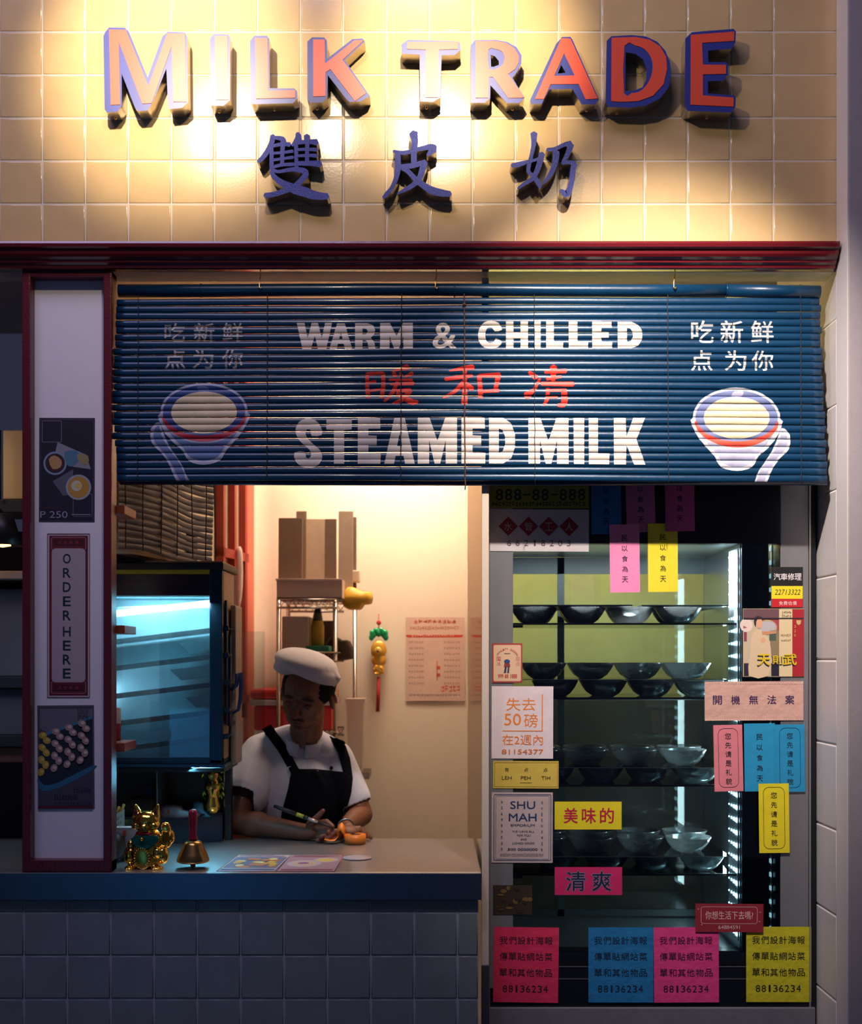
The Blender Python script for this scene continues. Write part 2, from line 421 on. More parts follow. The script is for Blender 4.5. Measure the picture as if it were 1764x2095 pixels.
# area behind the cooler
struct(boxo('wall_back_niche', (.15,.90,1.30), (1.06,.94,2.49), mat('olive_yellow_wall', (.62,.60,.27), .6, noise=.05)))
struct(boxo('wall_niche_low', (.15,.86,0), (1.06,.90,1.37), mat('dark_lower_wall', (.035,.03,.035), .6, noise=.3, nscale=4)))

struct(boxo('wall_left_dark', (-2.4,.70,0), (-.735,.74,1.9), M_dark))  # near-black backing added so the space behind the warmer stays dark
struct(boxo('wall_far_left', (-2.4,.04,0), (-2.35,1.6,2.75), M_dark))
# ================================================================ COUNTER
ctop = Q(0,1785).z; cbot = Q(0,1841).z; XC = Q(985,0).x
cnt = thing('counter', 'stainless steel serving counter with tiled grey-blue front, below the blind', 'counter', (-.5,.3,0))
def child(o, p): o.parent = p; o.location = Vector(o.location)-p.location; return o
bm = NB(); box(bm, (-2.2,.0,cbot), (XC,.612,ctop), .003)
child(obj('worktop', bm, M_steel), cnt)
bm = NB(); box(bm, (-2.2,-.0035,cbot), (XC,-.0002,ctop-.002), .001)
child(obj('front_band', bm, mat('blue_grey_steel_band', (.14,.19,.25), .34, .9, noise=.1, nscale=6)), cnt)
bm = NB()
pz = 88.7/800*1.004; xt = Q(48.7,0,.012).x; xs = [xt+pz*i for i in range(-8, 11)] + [Q(979,0,.012).x]
zr = Q(0,1866.5,.012).z; zs = [zr-pz*i for i in range(9, -1, -1)] + [cbot]
tiles(bm, xs, zs, lambda x, y, z: (x, y+.012, z), .0032, .007, .003, 0, .002)
box(bm, (xs[0],.0145,0), (xs[-1],.08,cbot), mi=1)
child(obj('tiled_front', bm, [M_tile_b, M_grout_b]), cnt)

# ================================================================ SHOP SIGN
def zc(ox, oy, s): return lambda pts: [(ox+x/s, oy+y/s) for x, y in pts]
LET = {}
A = zc(200,40,5.88); B = zc(500,40,5.88); C_ = zc(800,40,5.88); D_ = zc(1060,40,5.88); E_ = zc(1220,40,5.5125)
LET['M'] = (A, [[(135,118),(340,122),(608,800),(835,165),(1048,168),(1066,990),(908,988),(888,320),(648,1005),(535,1010),(252,262),(270,1022),(157,1026)]],
 [[(135,95),(325,98),(370,140),(600,700),(780,200),(845,146),(1050,155),(1075,200),(1085,1000),(1015,1062),(865,1078),(846,1040),(825,590),(730,830),(660,1000),(600,1092),(485,1102),(445,1055),(288,650),(290,1035),(240,1110),(110,1118),(84,1080),(68,200),(90,150)]])
LET['I'] = (A, [[(1408,195),(1562,195),(1572,965),(1425,962)]], [[(1400,172),(1568,180),(1592,215),(1592,968),(1515,1037),(1362,1037),(1350,225)]])
LET['L'] = (B, [[(128,222),(280,222),(290,855),(612,848),(612,940),(140,952)]], [[(120,195),(270,195),(300,230),(305,825),(600,828),(635,860),(636,945),(588,1005),(100,1020),(72,980),(68,258)]])
LET['K'] = (B, [[(828,240),(965,240),(972,530),(1325,250),(1435,250),(1180,485),(1465,885),(1330,980),(1035,595),(975,635),(978,920),(828,925)]],
 [[(815,213),(960,215),(992,250),(998,470),(1300,235),(1420,228),(1450,262),(1208,490),(1510,920),(1400,985),(1265,990),(1225,955),(1005,670),(1000,940),(935,998),(790,1000),(758,962),(758,265)]])
LET['T'] = (C_, [[(195,268),(815,265),(805,355),(580,362),(562,935),(412,935),(420,362),(192,352)]],
 [[(205,243),(815,262),(832,290),(838,365),(770,425),(610,430),(595,940),(505,992),(350,985),(345,420),(130,412),(125,300)]])
LET['R'] = (C_, [[(1018,260),(1250,258),(1380,280),(1480,340),(1536,430),(1536,520),(1490,600),(1410,655),(1598,928),(1585,940),(1410,942),(1230,692),(1180,690),(1170,940),(1018,940)],
  [(1172,360),(1250,352),(1330,380),(1366,440),(1355,520),(1300,578),(1180,592)]],
 [[(1010,248),(1260,245),(1400,270),(1510,330),(1573,430),(1568,530),(1510,640),(1462,700),(1608,940),(1550,1002),(1395,1005),(1197,790),(1195,945),(1130,1002),(960,1002),(958,310)],
  [(1200,425),(1250,440),(1298,500),(1298,545),(1240,568),(1205,568)]])
LET['A'] = (D_, [[(520,225),(630,228),(960,950),(815,960),(730,775),(390,778),(310,955),(205,955)],[(555,405),(682,672),(437,678)]],
 [[(530,210),(630,208),(655,240),(975,960),(930,1020),(765,1022),(655,835),(378,840),(285,1015),(160,1015),(145,970),(460,290)],[(520,545),(575,640),(478,650)]])
LET['D'] = (E_, [[(175,205),(440,195),(600,225),(720,300),(790,420),(800,560),(760,730),(640,860),(480,918),(300,928),(170,920)],[(320,295),(440,292),(550,335),(620,430),(638,530),(620,640),(560,750),(480,815),(400,828),(315,830)]],
 [[(170,188),(400,175),(560,190),(690,250),(780,350),(830,470),(848,600),(820,760),(720,890),(560,970),(380,995),(130,985),(105,930),(118,240)],[(332,370),(440,385),(530,450),(568,560),(565,680),(520,765),(430,800),(330,805)]])
LET['E'] = (E_, [[(1068,172),(1560,135),(1555,240),(1195,262),(1205,508),(1465,510),(1465,612),(1205,618),(1205,855),(1552,880),(1550,982),(1065,960)]],
 [[(1080,142),(1550,105),(1578,135),(1570,262),(1525,330),(1262,350),(1265,480),(1465,480),(1490,510),(1488,612),(1435,690),(1262,695),(1262,832),(1550,855),(1575,880),(1570,985),(1525,1050),(1030,1030),(1000,985),(1005,215)]])
M_lblue = mat('sign_blue_enamel', (.035,.05,.30), .38)
M_lred = mat('sign_orange_red_enamel', (.92,.105,.05), .38)
M_lside = mat('sign_letter_metal_side', (.55,.50,.42), .22, .9)
YF = -.052
def prism(bm, loops, y0, y1, conv, mif=0, mis=1):
    """region with holes extruded from y0 (front) to y1; loops in pixels seen at the front plane"""
    fn = lambda x, y: Q(x, y, y0)
    fs = fill2d(bm, fn, loops, mif)
    for lp in loops:
        a = [bm.verts.new(Q(x, y, y0)) for x, y in lp]; b = [bm.verts.new(Vector((v.co.x, y1, v.co.z))) for v in a]
        for i in range(len(a)):
            f = bm.faces.new((a[i], a[(i+1)%len(a)], b[(i+1)%len(a)], b[i])); f.material_index = mis
words = {'M':'first letter of the upper word','I':'between the M and the L','L':'left of the K','K':'last letter of the first word','T':'first letter of the second word','R':'right of the T','A':'left of the D','D':'between the A and the E','E':'rightmost letter of the sign'}
for ch, (cv, red, blue) in LET.items():
    rl = [cv(l) for l in red]; bl = [cv(l) for l in blue]
    if ch in 'RD':
        rl = [smoothpoly(l, 2) if i == 1 else l for i, l in enumerate(rl)]
    cx = sum(p[0] for p in bl[0])/len(bl[0]); cy = sum(p[1] for p in bl[0])/len(bl[0])
    loc = Q(cx, cy, 0)
    t = thing('sign_letter', 'raised letter %s, orange-red face on blue box, %s' % (ch, words[ch]), 'letter', loc, group='raised letters of the upper sign')
    bm = NB(); prism(bm, bl, YF, 0.0, cv)
    o = obj('letter_box', bm, [M_lblue, M_lside], recalc=True); child(o, t)
    bm = NB(); prism(bm, rl, YF-.0015, YF, cv, 0, 0)
    child(obj('letter_face', bm, M_lred), t)
    bm = NB()   # little screw under each foot
    lowest = sorted(bl[0], key=lambda p: -p[1])[:2]; mx_, my_ = sum(p[0] for p in lowest)/2, sum(p[1] for p in lowest)/2
    c = Q(mx_, my_, YF); bmesh.ops.create_uvsphere(bm, u_segments=12, v_segments=8, radius=.0032, matrix=Matrix.Translation((c.x, -.018, c.z-.001)))
    child(obj('screw', bm, mat('brass_screw', (.9,.6,.25), .2, 1), smooth=True), t)

def hanzi(px0, py0, sc, strokes, label):
    t = thing('sign_character', label, 'character', Q(px0+85, py0+85, 0), group='raised Chinese characters of the upper sign')
    bm = NB()
    for k, st in enumerate(strokes):
        st = [(px0+x/sc, py0+y/sc, w_/sc) for x, y, w_ in st]
        e0, L, e1, R = stroke_poly(st); y0 = -.042-.0002*k
        ring = e0+L+e1+R[::-1]
        a = [bm.verts.new(Q(x, y, y0)) for x, y in ring]; b = [bm.verts.new(Vector((v.co.x, 0, v.co.z))) for v in a]
        nL = len(L); l = a[1:1+nL]; e = a[1+nL]; r = a[2+nL:][::-1]
        fs = [bm.faces.new((a[0], l[0], r[0])), bm.faces.new((e, r[-1], l[-1]))]
        for i in range(nL-1): fs.append(bm.faces.new((l[i], l[i+1], r[i+1], r[i])))
        for f in fs: f.material_index = 0
        n = len(a)
        for i in range(n):
            f = bm.faces.new((a[i], a[(i+1)%n], b[(i+1)%n], b[i])); f.material_index = 1
    child(obj('character_body', bm, [mat('sign_blue_glitter', (.055,.065,.24), .34, .4, bump=.3, bscale=500), M_lside]), t)
hanzi(770,260,10.376, [
 [(790,120,190),(815,300,140),(800,500,125),(800,780,120)],
 [(365,510,60),(560,545,85),(750,510,90),(950,455,95),(1120,425,130),(1200,450,190),(1240,480,150)],[(1220,470,160),(1150,540,110),(1085,600,60)],
 [(450,540,120),(460,700,125),(455,900,125),(420,1080,100),(330,1290,90),(220,1420,90),(150,1500,60)],
 [(520,840,100),(750,820,115),(950,770,110),(1040,750,130)],
 [(1030,740,140),(980,900,130),(920,1080,120),(820,1200,110),(650,1310,90),(460,1410,45)],
 [(540,890,60),(650,920,100),(800,1070,110),(950,1200,130),(1150,1330,160),(1350,1390,160),(1570,1420,120)]],
 'blue raised brush character for skin, middle of the three over the blind')
hanzi(1030,260,10.376, [
 [(650,130,150),(650,260,120),(640,400,95),(590,620,80),(540,820,90),(540,950,80),(620,1030,90),(720,1150,110),(785,1280,70)],
 [(820,560,130),(770,760,120),(700,960,110),(600,1110,90),(450,1200,80),(310,1305,50)],
 [(180,810,90),(300,800,110),(500,740,80),(700,690,60),(830,630,80)],
 [(935,480,80),(1100,460,80),(1300,370,90),(1430,360,150)],[(1430,370,150),(1410,450,120),(1350,600,100),(1270,750,80)],
 [(1250,760,80),(1400,745,80),(1510,780,120)],[(1510,780,130),(1470,950,110),(1450,1150,110),(1400,1330,130),(1330,1420,150),(1220,1340,70)],
 [(1120,520,150),(1110,700,130),(1050,900,110),(960,1060,90),(840,1205,40)]],
 'blue raised brush character for milk, rightmost of the three over the blind')
hanzi(520,260,10.376, [
 [(400,180,110),(370,330,110),(290,500,110),(180,650,100),(85,735,80)],
 [(370,400,80),(370,600,85),(370,850,90)],
 [(420,220,70),(600,250,100),(640,330,90)],
 [(400,400,70),(600,360,80),(760,370,100)],[(400,555,60),(600,540,60),(820,510,70)],[(400,700,60),(600,670,60),(830,640,70)],[(380,850,70),(600,800,70),(840,790,80)],
 [(620,280,110),(600,500,90),(595,820,80)],
 [(920,130,90),(940,220,130),(870,330,100),(810,390,60)],[(890,350,85),(895,600,80),(900,860,85)],
 [(1120,180,130),(1120,260,120)],[(900,330,90),(1150,310,90),(1330,320,140)],
 [(900,480,60),(1150,470,70),(1330,480,80)],[(900,615,60),(1150,600,70),(1330,610,80)],[(900,770,90),(1200,770,110),(1400,780,150)],
 [(1130,280,90),(1125,500,85),(1125,800,85)],
 [(350,870,90),(500,945,70),(800,900,90),(1050,930,130),(1090,1020,130),(1000,1130,120),(850,1270,130),(600,1370,110),(400,1430,110),(230,1450,110)],
 [(370,940,80),(430,1060,110),(600,1190,140),(850,1310,200),(1050,1370,210),(1300,1450,180),(1560,1470,130)]],
 'dark blue raised brush character for double, leftmost of the three over the blind')
# ================================================================ BAMBOO BLIND
YBL = .034
NSL = 26; PIT = (988-611)/NSL
_ph = [(random.uniform(0, 6.28), random.uniform(0, 6.28), random.uniform(.3, 1.0), random.uniform(.2, 1.0)) for _ in range(NSL)]
def sl_wave(i, x):
    p = _ph[i]; u = (x-243)/1440
    return 1.6*math.sin(2.2*u*2+1+ i*.10)*.6 + .75*p[2]*math.sin(5.1*u+p[0]) + .35*math.sin(17*u+p[1]) + 3.2*(u-.5)*(i/NSL)*.3 - 1.5*math.sin(3.14*u)
def sl_half(i, x):
    u = (x-243)/1440; p = _ph[i]
    g = 1.35*p[3]*max(0, 1-u*1.35)+.30+.2*math.sin(9*u+p[0])
    if i > 21: g *= .3
    return PIT/2-g*.62
def sl_c(i): return 611+PIT*(i+.5)
def bl_y(v): return YBL-.018*(v-600)/390
def SP(i, x, t, off=0.0):
    """point on the curved face of slat i; t in -1..1 across it"""
    c = sl_c(i)+sl_wave(i, x); h = sl_half(i, x); v = c+t*h
    y = bl_y(v)-.0050*math.sqrt(max(0, 1-.93*t*t))-off
    p = Q(x, v, YBL); return Vector((p.x, y, p.z))
blind = thing('bamboo_blind', 'wide blue-painted bamboo blind with English and Chinese lettering hanging under the red moulding', 'blind', Q(960, 580, YBL))
bm = NB(); NX = 72
ts = [-1,-.8,-.5,-.17,.17,.5,.8,1]
for i in range(NSL):
    xl = 240-5*math.sin(3.14*i/NSL)+random.uniform(-2, 2.5)+ (4 if i > 20 else 0); xr = 1677+13*(i/NSL)**1.5+random.uniform(-2.5, 2)
    rows = []
    for k in range(NX+1):
        x = xl+(xr-xl)*k/NX
        rows.append([bm.verts.new(SP(i, x, t)) for t in ts]+[bm.verts.new(SP(i, x, 1)+Vector((0,.0035,0))), bm.verts.new(SP(i, x, -1)+Vector((0,.0035,0)))])
    n = len(rows[0])
    for a, b in zip(rows, rows[1:]):
        for j in range(n):
            f = bm.faces.new((a[j], a[(j+1)%n], b[(j+1)%n], b[j])); f.smooth = j < 7
    bm.faces.new(rows[0][::-1]); bm.faces.new(rows[-1])
M_blind = mat('blue_painted_bamboo', (.003,.038,.098), .33, noise=.14, nscale=9, bump=.06, bscale=40, spec=.4, coat=.4)
child(obj('slats', bm, M_blind), blind)
bm = NB()
pts = [Q(x, 594+1.2*math.sin(x*.006)-.0, YBL+.002) for x in (243,420,600,780,960,1140,1320,1490)]
tube(bm, pts, 13.2/800, 20); tube(bm, [Q(1486,595,YBL+.002), Q(1600,597,YBL+.002), Q(1677,598,YBL+.002)], 13.6/800, 20)
for x in (412,930,1486): tube(bm, [Q(x-1.5,594.5,YBL+.002), Q(x+1.5,594.5,YBL+.002)], 14.2/800, 20)
child(obj('top_cane', bm, M_blind), blind)
bm = NB(); tube(bm, [Q(246,986,YBL-.005), Q(900,988,YBL-.005), Q(1692,987,YBL-.005)], 6/800, 12)
child(obj('bottom_cane', bm, M_blind), blind)
for x, c, r in ((283,0,.9),(548,0,1.4),(822,0,1.3),(950,1,1.6),(1093,0,.9),(1366,0,1.0),(1638,0,1.0)):
    bm = NB(); pp = [Q(x+random.uniform(-.7,.7)-(v-580)*.006*(1 if x < 900 else -.8), v, bl_y(v)-.0075) for v in range(582, 1004 if c else 992, 12)]
    tube(bm, pp, r/800*.8, 6)
    if c: bmesh.ops.create_uvsphere(bm, u_segments=8, v_segments=6, radius=.005, matrix=Matrix.Translation(Q(950,623,bl_y(600)-.009)))
    child(obj('string', bm, mat('brown_cord', (.12,.05,.03), .8) if c else mat('dark_string', (.02,.02,.03), .8)), blind)
for x, y in ((532,574),(892,577),(1380,577)):
    h = thing('ceiling_hook', {532:'left small metal hook holding the blind under the moulding',892:'middle small metal hook holding the blind under the moulding',1380:'right brass hook holding the blind under the moulding'}[x], 'hook', Q(x, 556, YBL), group='hooks carrying the blind')
    bm = NB(); tube(bm, [Q(x+2,553,YBL-.01), Q(x+1,566,YBL-.012), Q(x-1,575,YBL-.018), Q(x-1,588,YBL-.02), Q(x+2,591,YBL-.02), Q(x+4,586,YBL-.02)], .0016, 8)
    child(obj('wire_hook', bm, mat('brass_wire', (.75,.5,.2), .25, 1)), h)

BLK = {'M': [[(0,1),(0,0),(.30,0),(.5,.50),(.70,0),(1,0),(1,1),(.71,1),(.71,.50),(.57,1),(.43,1),(.29,.50),(.29,1)]],
 'A': [[(0,1),(.33,0),(.67,0),(1,1),(.68,1),(.63,.82),(.37,.82),(.32,1)],[(.5,.34),(.42,.62),(.58,.62)]],
 'W': [[(0,0),(.22,0),(.31,.58),(.42,0),(.60,0),(.71,.58),(.80,0),(1,0),(.84,1),(.60,1),(.51,.50),(.41,1),(.16,1)]],
 'E': [[(0,0),(.96,0),(.98,.24),(.46,.24),(.46,.38),(.82,.39),(.82,.60),(.46,.60),(.46,.76),(1,.76),(.98,1),(0,1)]],
 'K': [[(0,0),(.38,0),(.40,.40),(.62,0),(1,0),(.72,.46),(1,1),(.64,1),(.40,.58),(.38,1),(0,1)]],
 'T': [[(0,0),(1,0),(.99,.24),(.70,.25),(.70,1),(.30,1),(.30,.25),(0,.24)]],
 'I': [[(0,0),(1,0),(.98,1),(.02,1)]], 'L': [[(0,0),(.45,0),(.45,.76),(1,.76),(.98,1),(0,1)]],
 'H': [[(0,0),(.34,0),(.34,.38),(.66,.38),(.66,0),(1,0),(1,1),(.66,1),(.66,.62),(.34,.62),(.34,1),(0,1)]],
 'D': [[(0,0),(.55,0),(.85,.12),(1,.36),(1,.64),(.85,.88),(.55,1),(0,1)],[(.38,.24),(.52,.27),(.62,.42),(.62,.58),(.52,.73),(.38,.76)]],
 'R': [[(0,0),(.6,0),(.88,.08),(.98,.28),(.90,.48),(.76,.58),(.92,.72),(1,1),(.66,1),(.60,.74),(.50,.66),(.36,.66),(.36,1),(0,1)],[(.36,.22),(.54,.23),(.62,.32),(.54,.42),(.36,.43)]],
 'C': [[(1,.30),(.70,.36),(.58,.22),(.42,.22),(.32,.36),(.30,.55),(.36,.72),(.50,.79),(.66,.74),(.74,.62),(1,.74),(.84,.94),(.56,1.02),(.28,.97),(.08,.80),(0,.52),(.06,.24),(.26,.04),(.54,-.02),(.86,.06)]],
 'S': [[(.98,.34),(.62,.36),(.58,.24),(.46,.22),(.40,.28),(.44,.38),(.66,.52),(.90,.64),(1,.78),(.90,.94),(.62,1.02),(.30,1.0),(.06,.90),(0,.70),(.36,.68),(.42,.80),(.54,.81),(.60,.74),(.54,.64),(.30,.52),(.10,.38),(.04,.22),(.16,.06),(.44,-.02),(.74,.02),(.94,.16)]]}
def add_block(bm, s, x0, y0, x1, y1):
    loops = BLK[s]
    if s in 'CS': loops = [smoothpoly(l, 2) for l in loops]
    fill2d(bm, lambda x, y: Vector((x, 0, y)), [[(x0+u*(x1-x0), y0+v*(y1-y0)) for u, v in l] for l in loops])
def on_blind(bm, off=.0005):
    """take a flat drawing (x = pixel x, z = pixel y) and lay it on the slats"""
    for i in range(NSL+1):
        v = 611+PIT*i
        g = bm.verts[:]+bm.edges[:]+bm.faces[:]
        bmesh.ops.bisect_plane(bm, geom=g, plane_co=(0,0,v), plane_no=(0,0,1))
        if i < NSL:
            for t in (-.75,-.4,0,.4,.75):
                g = bm.verts[:]+bm.edges[:]+bm.faces[:]
                bmesh.ops.bisect_plane(bm, geom=g, plane_co=(0,0,v+PIT*(t+1)/2), plane_no=(0,0,1))
    xs_ = [v.co.x for v in bm.verts]
    for x in range(int(min(xs_)//20*20), int(max(xs_))+20, 20):
        g = bm.verts[:]+bm.edges[:]+bm.faces[:]
        bmesh.ops.bisect_plane(bm, geom=g, plane_co=(x,0,0), plane_no=(1,0,0))
    # split by slat so that every slat carries its own strip
    es = [e for e in bm.edges if all(abs((v.co.z-611)/PIT-round((v.co.z-611)/PIT)) < 1e-3 for v in e.verts) and abs(e.verts[0].co.z-e.verts[1].co.z) < 1e-3]
    bmesh.ops.split_edges(bm, edges=es)
    done = {}
    new = {}
    for f in bm.faces:
        zc_ = f.calc_center_median().z; i = min(NSL-1, max(0, int((zc_-611)//PIT)))
        for v in f.verts:
            t = ((v.co.z-611)/PIT-i)*2-1; t = max(-1, min(1, t))
            new[(v, i)] = SP(i, v.co.x, t, off)
    # a vertex may be shared at one point only; last write wins, both are on slat edges
    bmesh.ops.delete(bm, geom=[v for v in bm.verts if not v.link_faces], context='VERTS')
    for (v, i), p in new.items():
        if v.is_valid: done[v] = p
    for v, p in done.items(): v.co = p
F2 = lambda x, y: Vector((x, 0, y))
M_wp = mat('off_white_paint', (.78,.70,.62), .5, noise=.12, nscale=18)
M_rp = mat('red_paint', (.80,.05,.03), .45, noise=.1)
bm = NB()
add_block(bm, 'W', 608,663,680,716); add_block(bm, 'A', 675,664,721,716); add_block(bm, 'R', 727,664,769,716); add_block(bm, 'M', 778,664,845,717)
on_blind(bm); child(obj('painted_word', bm, M_wp, recalc=False), blind); bm = NB()
add_text(bm, F2, '&', 885,664,934,718, .045)
on_blind(bm); child(obj('painted_word', bm, M_wp, recalc=False), blind); bm = NB()
for s, a, b in (('C',978,1027),('H',1035,1080),('I',1093,1106),('L',1117,1152),('L',1163,1203),('E',1211,1252),('D',1263,1313)): add_block(bm, s, a, 662, b, 717)
on_blind(bm); child(obj('painted_word', bm, M_wp, recalc=False), blind)
bm = NB()
for s, a, b in (('S',604,661),('T',669,721),('E',733,780),('A',787,849),('M',855,935),('E',944,993),('D',1000,1053),('M',1080,1162),('I',1172,1194),('L',1203,1245),('K',1254,1318)):
    add_block(bm, s, a, 859+(2 if a < 700 else 0), b, 954+(6 if a < 620 else 0))
    if a == 1000: on_blind(bm); child(obj('painted_word', bm, M_wp, recalc=False), blind); bm = NB()
on_blind(bm); child(obj('painted_word', bm, M_wp, recalc=False), blind)
bm = NB()
red = []
def z1(l): return [(600+x/4.9, 640+y/4.9, w_/4.9) for x, y, w_ in l]
for l in ([(745,640,36),(745,760,40),(755,870,48)],[(740,630,35),(900,622,34)],[(905,625,40),(905,760,42),(890,870,46)],[(760,715,24),(830,708,30)],[(760,808,24),(880,790,28)],
  [(985,600,12),(1080,580,38),(1150,562,58)],[(1008,615,36),(1025,655,44)],[(1075,620,24),(1088,655,38)],[(1195,625,44),(1120,660,20)],[(965,692,26),(1195,692,24)],[(980,738,24),(1205,728,46)],
  [(1050,700,34),(1000,820,40),(915,912,24)],[(1040,805,34),(1175,800,54)],[(1175,800,50),(1110,885,48),(1000,932,20)],[(1040,835,34),(1130,885,54),(1200,922,62),(1250,912,30)]): red.append(z1(l))
red += [[(919,763,3),(945,758,9),(968,755,12)],[(911,780,8),(940,776,9),(966,773,7)],[(951,762,8),(951,800,10),(950,830,13)],[(948,786,9),(930,806,8),(907,818,4)],[(955,790,8),(966,801,11)],
 [(980,773,9),(982,795,10),(983,817,10)],[(980,773,8),(1022,772,11)],[(1019,775,11),(1013,803,8)],[(988,806,7),(1020,804,8)],
 [(1082,766,7),(1096,777,13)],[(1104,779,5),(1092,803,8)],[(1092,803,8),(1076,815,15)],[(1132,754,15),(1131,784,8)],[(1114,766,6),(1157,763,10)],[(1118,780,7),(1148,775,6)],[(1107,790,9),(1172,791,11)],
 [(1120,800,8),(1119,818,8),(1112,834,6)],[(1119,804,6),(1157,803,8)],[(1153,803,12),(1153,830,13),(1140,834,7)],[(1121,817,5),(1139,816,5)]]
for lo, hi in ((740,870),(900,1040),(1070,1180)):
    bm = NB()
    for l in red:
        if lo <= l[0][0] < hi: add_stroke(bm, F2, l)
    on_blind(bm, .0006); child(obj('painted_character', bm, M_rp, recalc=False), blind)
M_gp = mat('faded_white_paint', (.50,.48,.48), .5, noise=.15)  # darker white for the left-hand characters
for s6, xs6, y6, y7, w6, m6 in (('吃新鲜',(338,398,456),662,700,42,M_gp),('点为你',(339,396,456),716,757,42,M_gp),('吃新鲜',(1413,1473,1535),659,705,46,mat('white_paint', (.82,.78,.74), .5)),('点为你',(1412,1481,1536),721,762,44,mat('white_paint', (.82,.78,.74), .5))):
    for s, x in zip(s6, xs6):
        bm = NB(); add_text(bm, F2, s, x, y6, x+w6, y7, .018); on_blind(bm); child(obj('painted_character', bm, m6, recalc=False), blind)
def milkbowl(cx, cy, flip, cols, seedname):
    """cx, cy = centre of the rim ellipse in pixels"""
    g = (lambda x, y: (cx+(x if not flip else -x), cy+y))
    LY = [('edge', [(88,5),(86,40),(60,75),(28,98),(-10,98),(-58,70),(-80,40),(-88,10)], 1), ]
    def layer(name, polys, m, off):
        bm = NB()
        for p in polys: fill2d(bm, lambda x, y: Vector((x, 0, y)), [[g(*q) for q in p]])
        on_blind(bm, off); child(obj(name, bm, m, recalc=False), blind)
    W, Bd, Bm, Mk, Rd = cols
    body = smoothpoly([(-88,0),(-84,34),(-62,62),(-44,78),(-30,100),(0,108),(32,100),(46,78),(64,58),(84,30),(88,0),(0,30)], 3)
    spoon = smoothpoly([(-92,20),(-108,34),(-106,62),(-86,84),(-72,104),(-56,140),(-40,158),(-26,156),(-26,146),(-36,128),(-44,108),(-66,76),(-82,44)], 3)
    spoon_in = smoothpoly([(-92,26),(-102,38),(-100,60),(-80,84),(-64,108),(-52,134),(-38,148),(-36,140),(-48,106),(-74,70),(-88,42)], 3)
    layer('painted_bowl', [spoon], W, .0005); layer('painted_bowl', [spoon_in], Bm, .0007)
    layer('painted_bowl', [body], W, .0009)
    layer('painted_bowl', [smoothpoly([(-82,20),(-60,54),(-42,72),(-28,92),(0,100),(28,92),(42,72),(60,52),(80,22),(40,56),(0,64),(-40,56)], 3)], Bm, .0011)
    layer('painted_bowl', [ellpts(0, 0, 89, 62, 40)], W, .0013)
    layer('painted_bowl', [ellpts(0, 0, 84, 57, 40)], Bd, .0015)
    ar = ellpts(0, 2, 87, 58, 24, 10, 170)+ellpts(0, -4, 84, 52, 24, 170, 10); layer('painted_bowl', [ar], Rd, .0017)
    layer('painted_bowl', [ellpts(0, 0, 67, 43, 40)], Mk, .0019)
    layer('painted_bowl', [smoothpoly([(-14,-55),(4,-55),(10,-44),(-10,-44)], 2)], Bm, .0017)
milkbowl(420, 847, False, (mat('greyed_white_paint',(.40,.42,.55),.5), mat('navy_paint',(.03,.07,.24),.4), mat('slate_paint',(.10,.16,.36),.5), mat('milk_paint_left',(.74,.62,.42),.5,noise=.1), mat('deep_red_paint',(.42,.02,.05),.5)), 'l')  # left bowl drawn in darker colours than the right one
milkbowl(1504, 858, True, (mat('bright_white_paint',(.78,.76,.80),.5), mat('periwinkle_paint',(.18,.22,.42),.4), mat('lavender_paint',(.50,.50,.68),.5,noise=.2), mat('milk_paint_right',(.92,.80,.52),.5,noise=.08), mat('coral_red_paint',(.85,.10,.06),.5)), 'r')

# second blind, seen from behind at the left inside
b2 = thing('bamboo_blind', 'grey back of a second bamboo blind hanging inside above the glass warmer', 'blind', (-.77,.40,2.35))
A2, B2 = Vector((-.858,.21,0)), Vector((-.688,.69,0)); d2 = B2-A2; n2 = Vector((d2.y,-d2.x,0)).normalized()
bm = NB()
for i in range(33):
    zc2 = 2.37-.0178*i; pv = None; ph = random.uniform(0, 6)
    for k in range(25):
        u = k/24; wv = .004*math.sin(6*u+ph*.15)+.010*math.sin(3.0*u+1.2)+ .002*math.sin(13*u+ph); o_ = n2*(.010+.006*math.sin(7*u+zc2*6))
        c = A2+d2*u+o_; r = []
        for t in (-1,-.6,0,.6,1): r.append(bm.verts.new(Vector((c.x, c.y, zc2+wv+t*.0081))+n2*.0035*math.sqrt(1-.9*t*t)))
        if pv:
            for j in range(4): f = bm.faces.new((pv[j], pv[j+1], r[j+1], r[j])); f.smooth = True
        pv = r
child(obj('slats', bm, mat('greyed_bamboo', (.045,.042,.078), .5, noise=.15, nscale=8, spec=.3)), b2)
for u in (.02,.20,.38,.55,.72,.88,.985):
    bm = NB(); ph = random.uniform(0, 6)
    tube(bm, [tuple((A2+d2*(u+.008*math.sin(z_*9+ph)))+n2*.021+Vector((0,0,z_))) for z_ in [2.38-.036*k for k in range(17)]], .0018, 6)
    child(obj('string', bm, mat('dark_string', (.02,.02,.03), .8)), b2)

# ================================================================ ORDER-HERE PILLAR
pl = thing('notice_pillar', 'tall white panel in a dark red frame standing on the counter at left', 'pillar', Q(136, 1785, .02))
xa, xb = Q(45,0).x, Q(228,0).x; zt_ = Q(0,549).z
D_P = .055
def fr(bm, x0, x1, z0, z1, y0=.0, y1=D_P, bev=.003): box(bm, (x0, y0, z0), (x1, y1, z1), bev)
bm = NB(); fr(bm, xa, xa+.021, ctop, zt_); fr(bm, xb-.021, xb, ctop, zt_); fr(bm, xa, xb, zt_-.021, zt_, .0005); fr(bm, xa, xb, ctop, ctop+.031, .0005)
child(obj('frame', bm, M_redframe), pl)
bm = NB(); box(bm, (xa+.019, .036, ctop+.02), (xb-.019, .05, zt_-.015)); child(obj('white_board', bm, M_panel), pl)

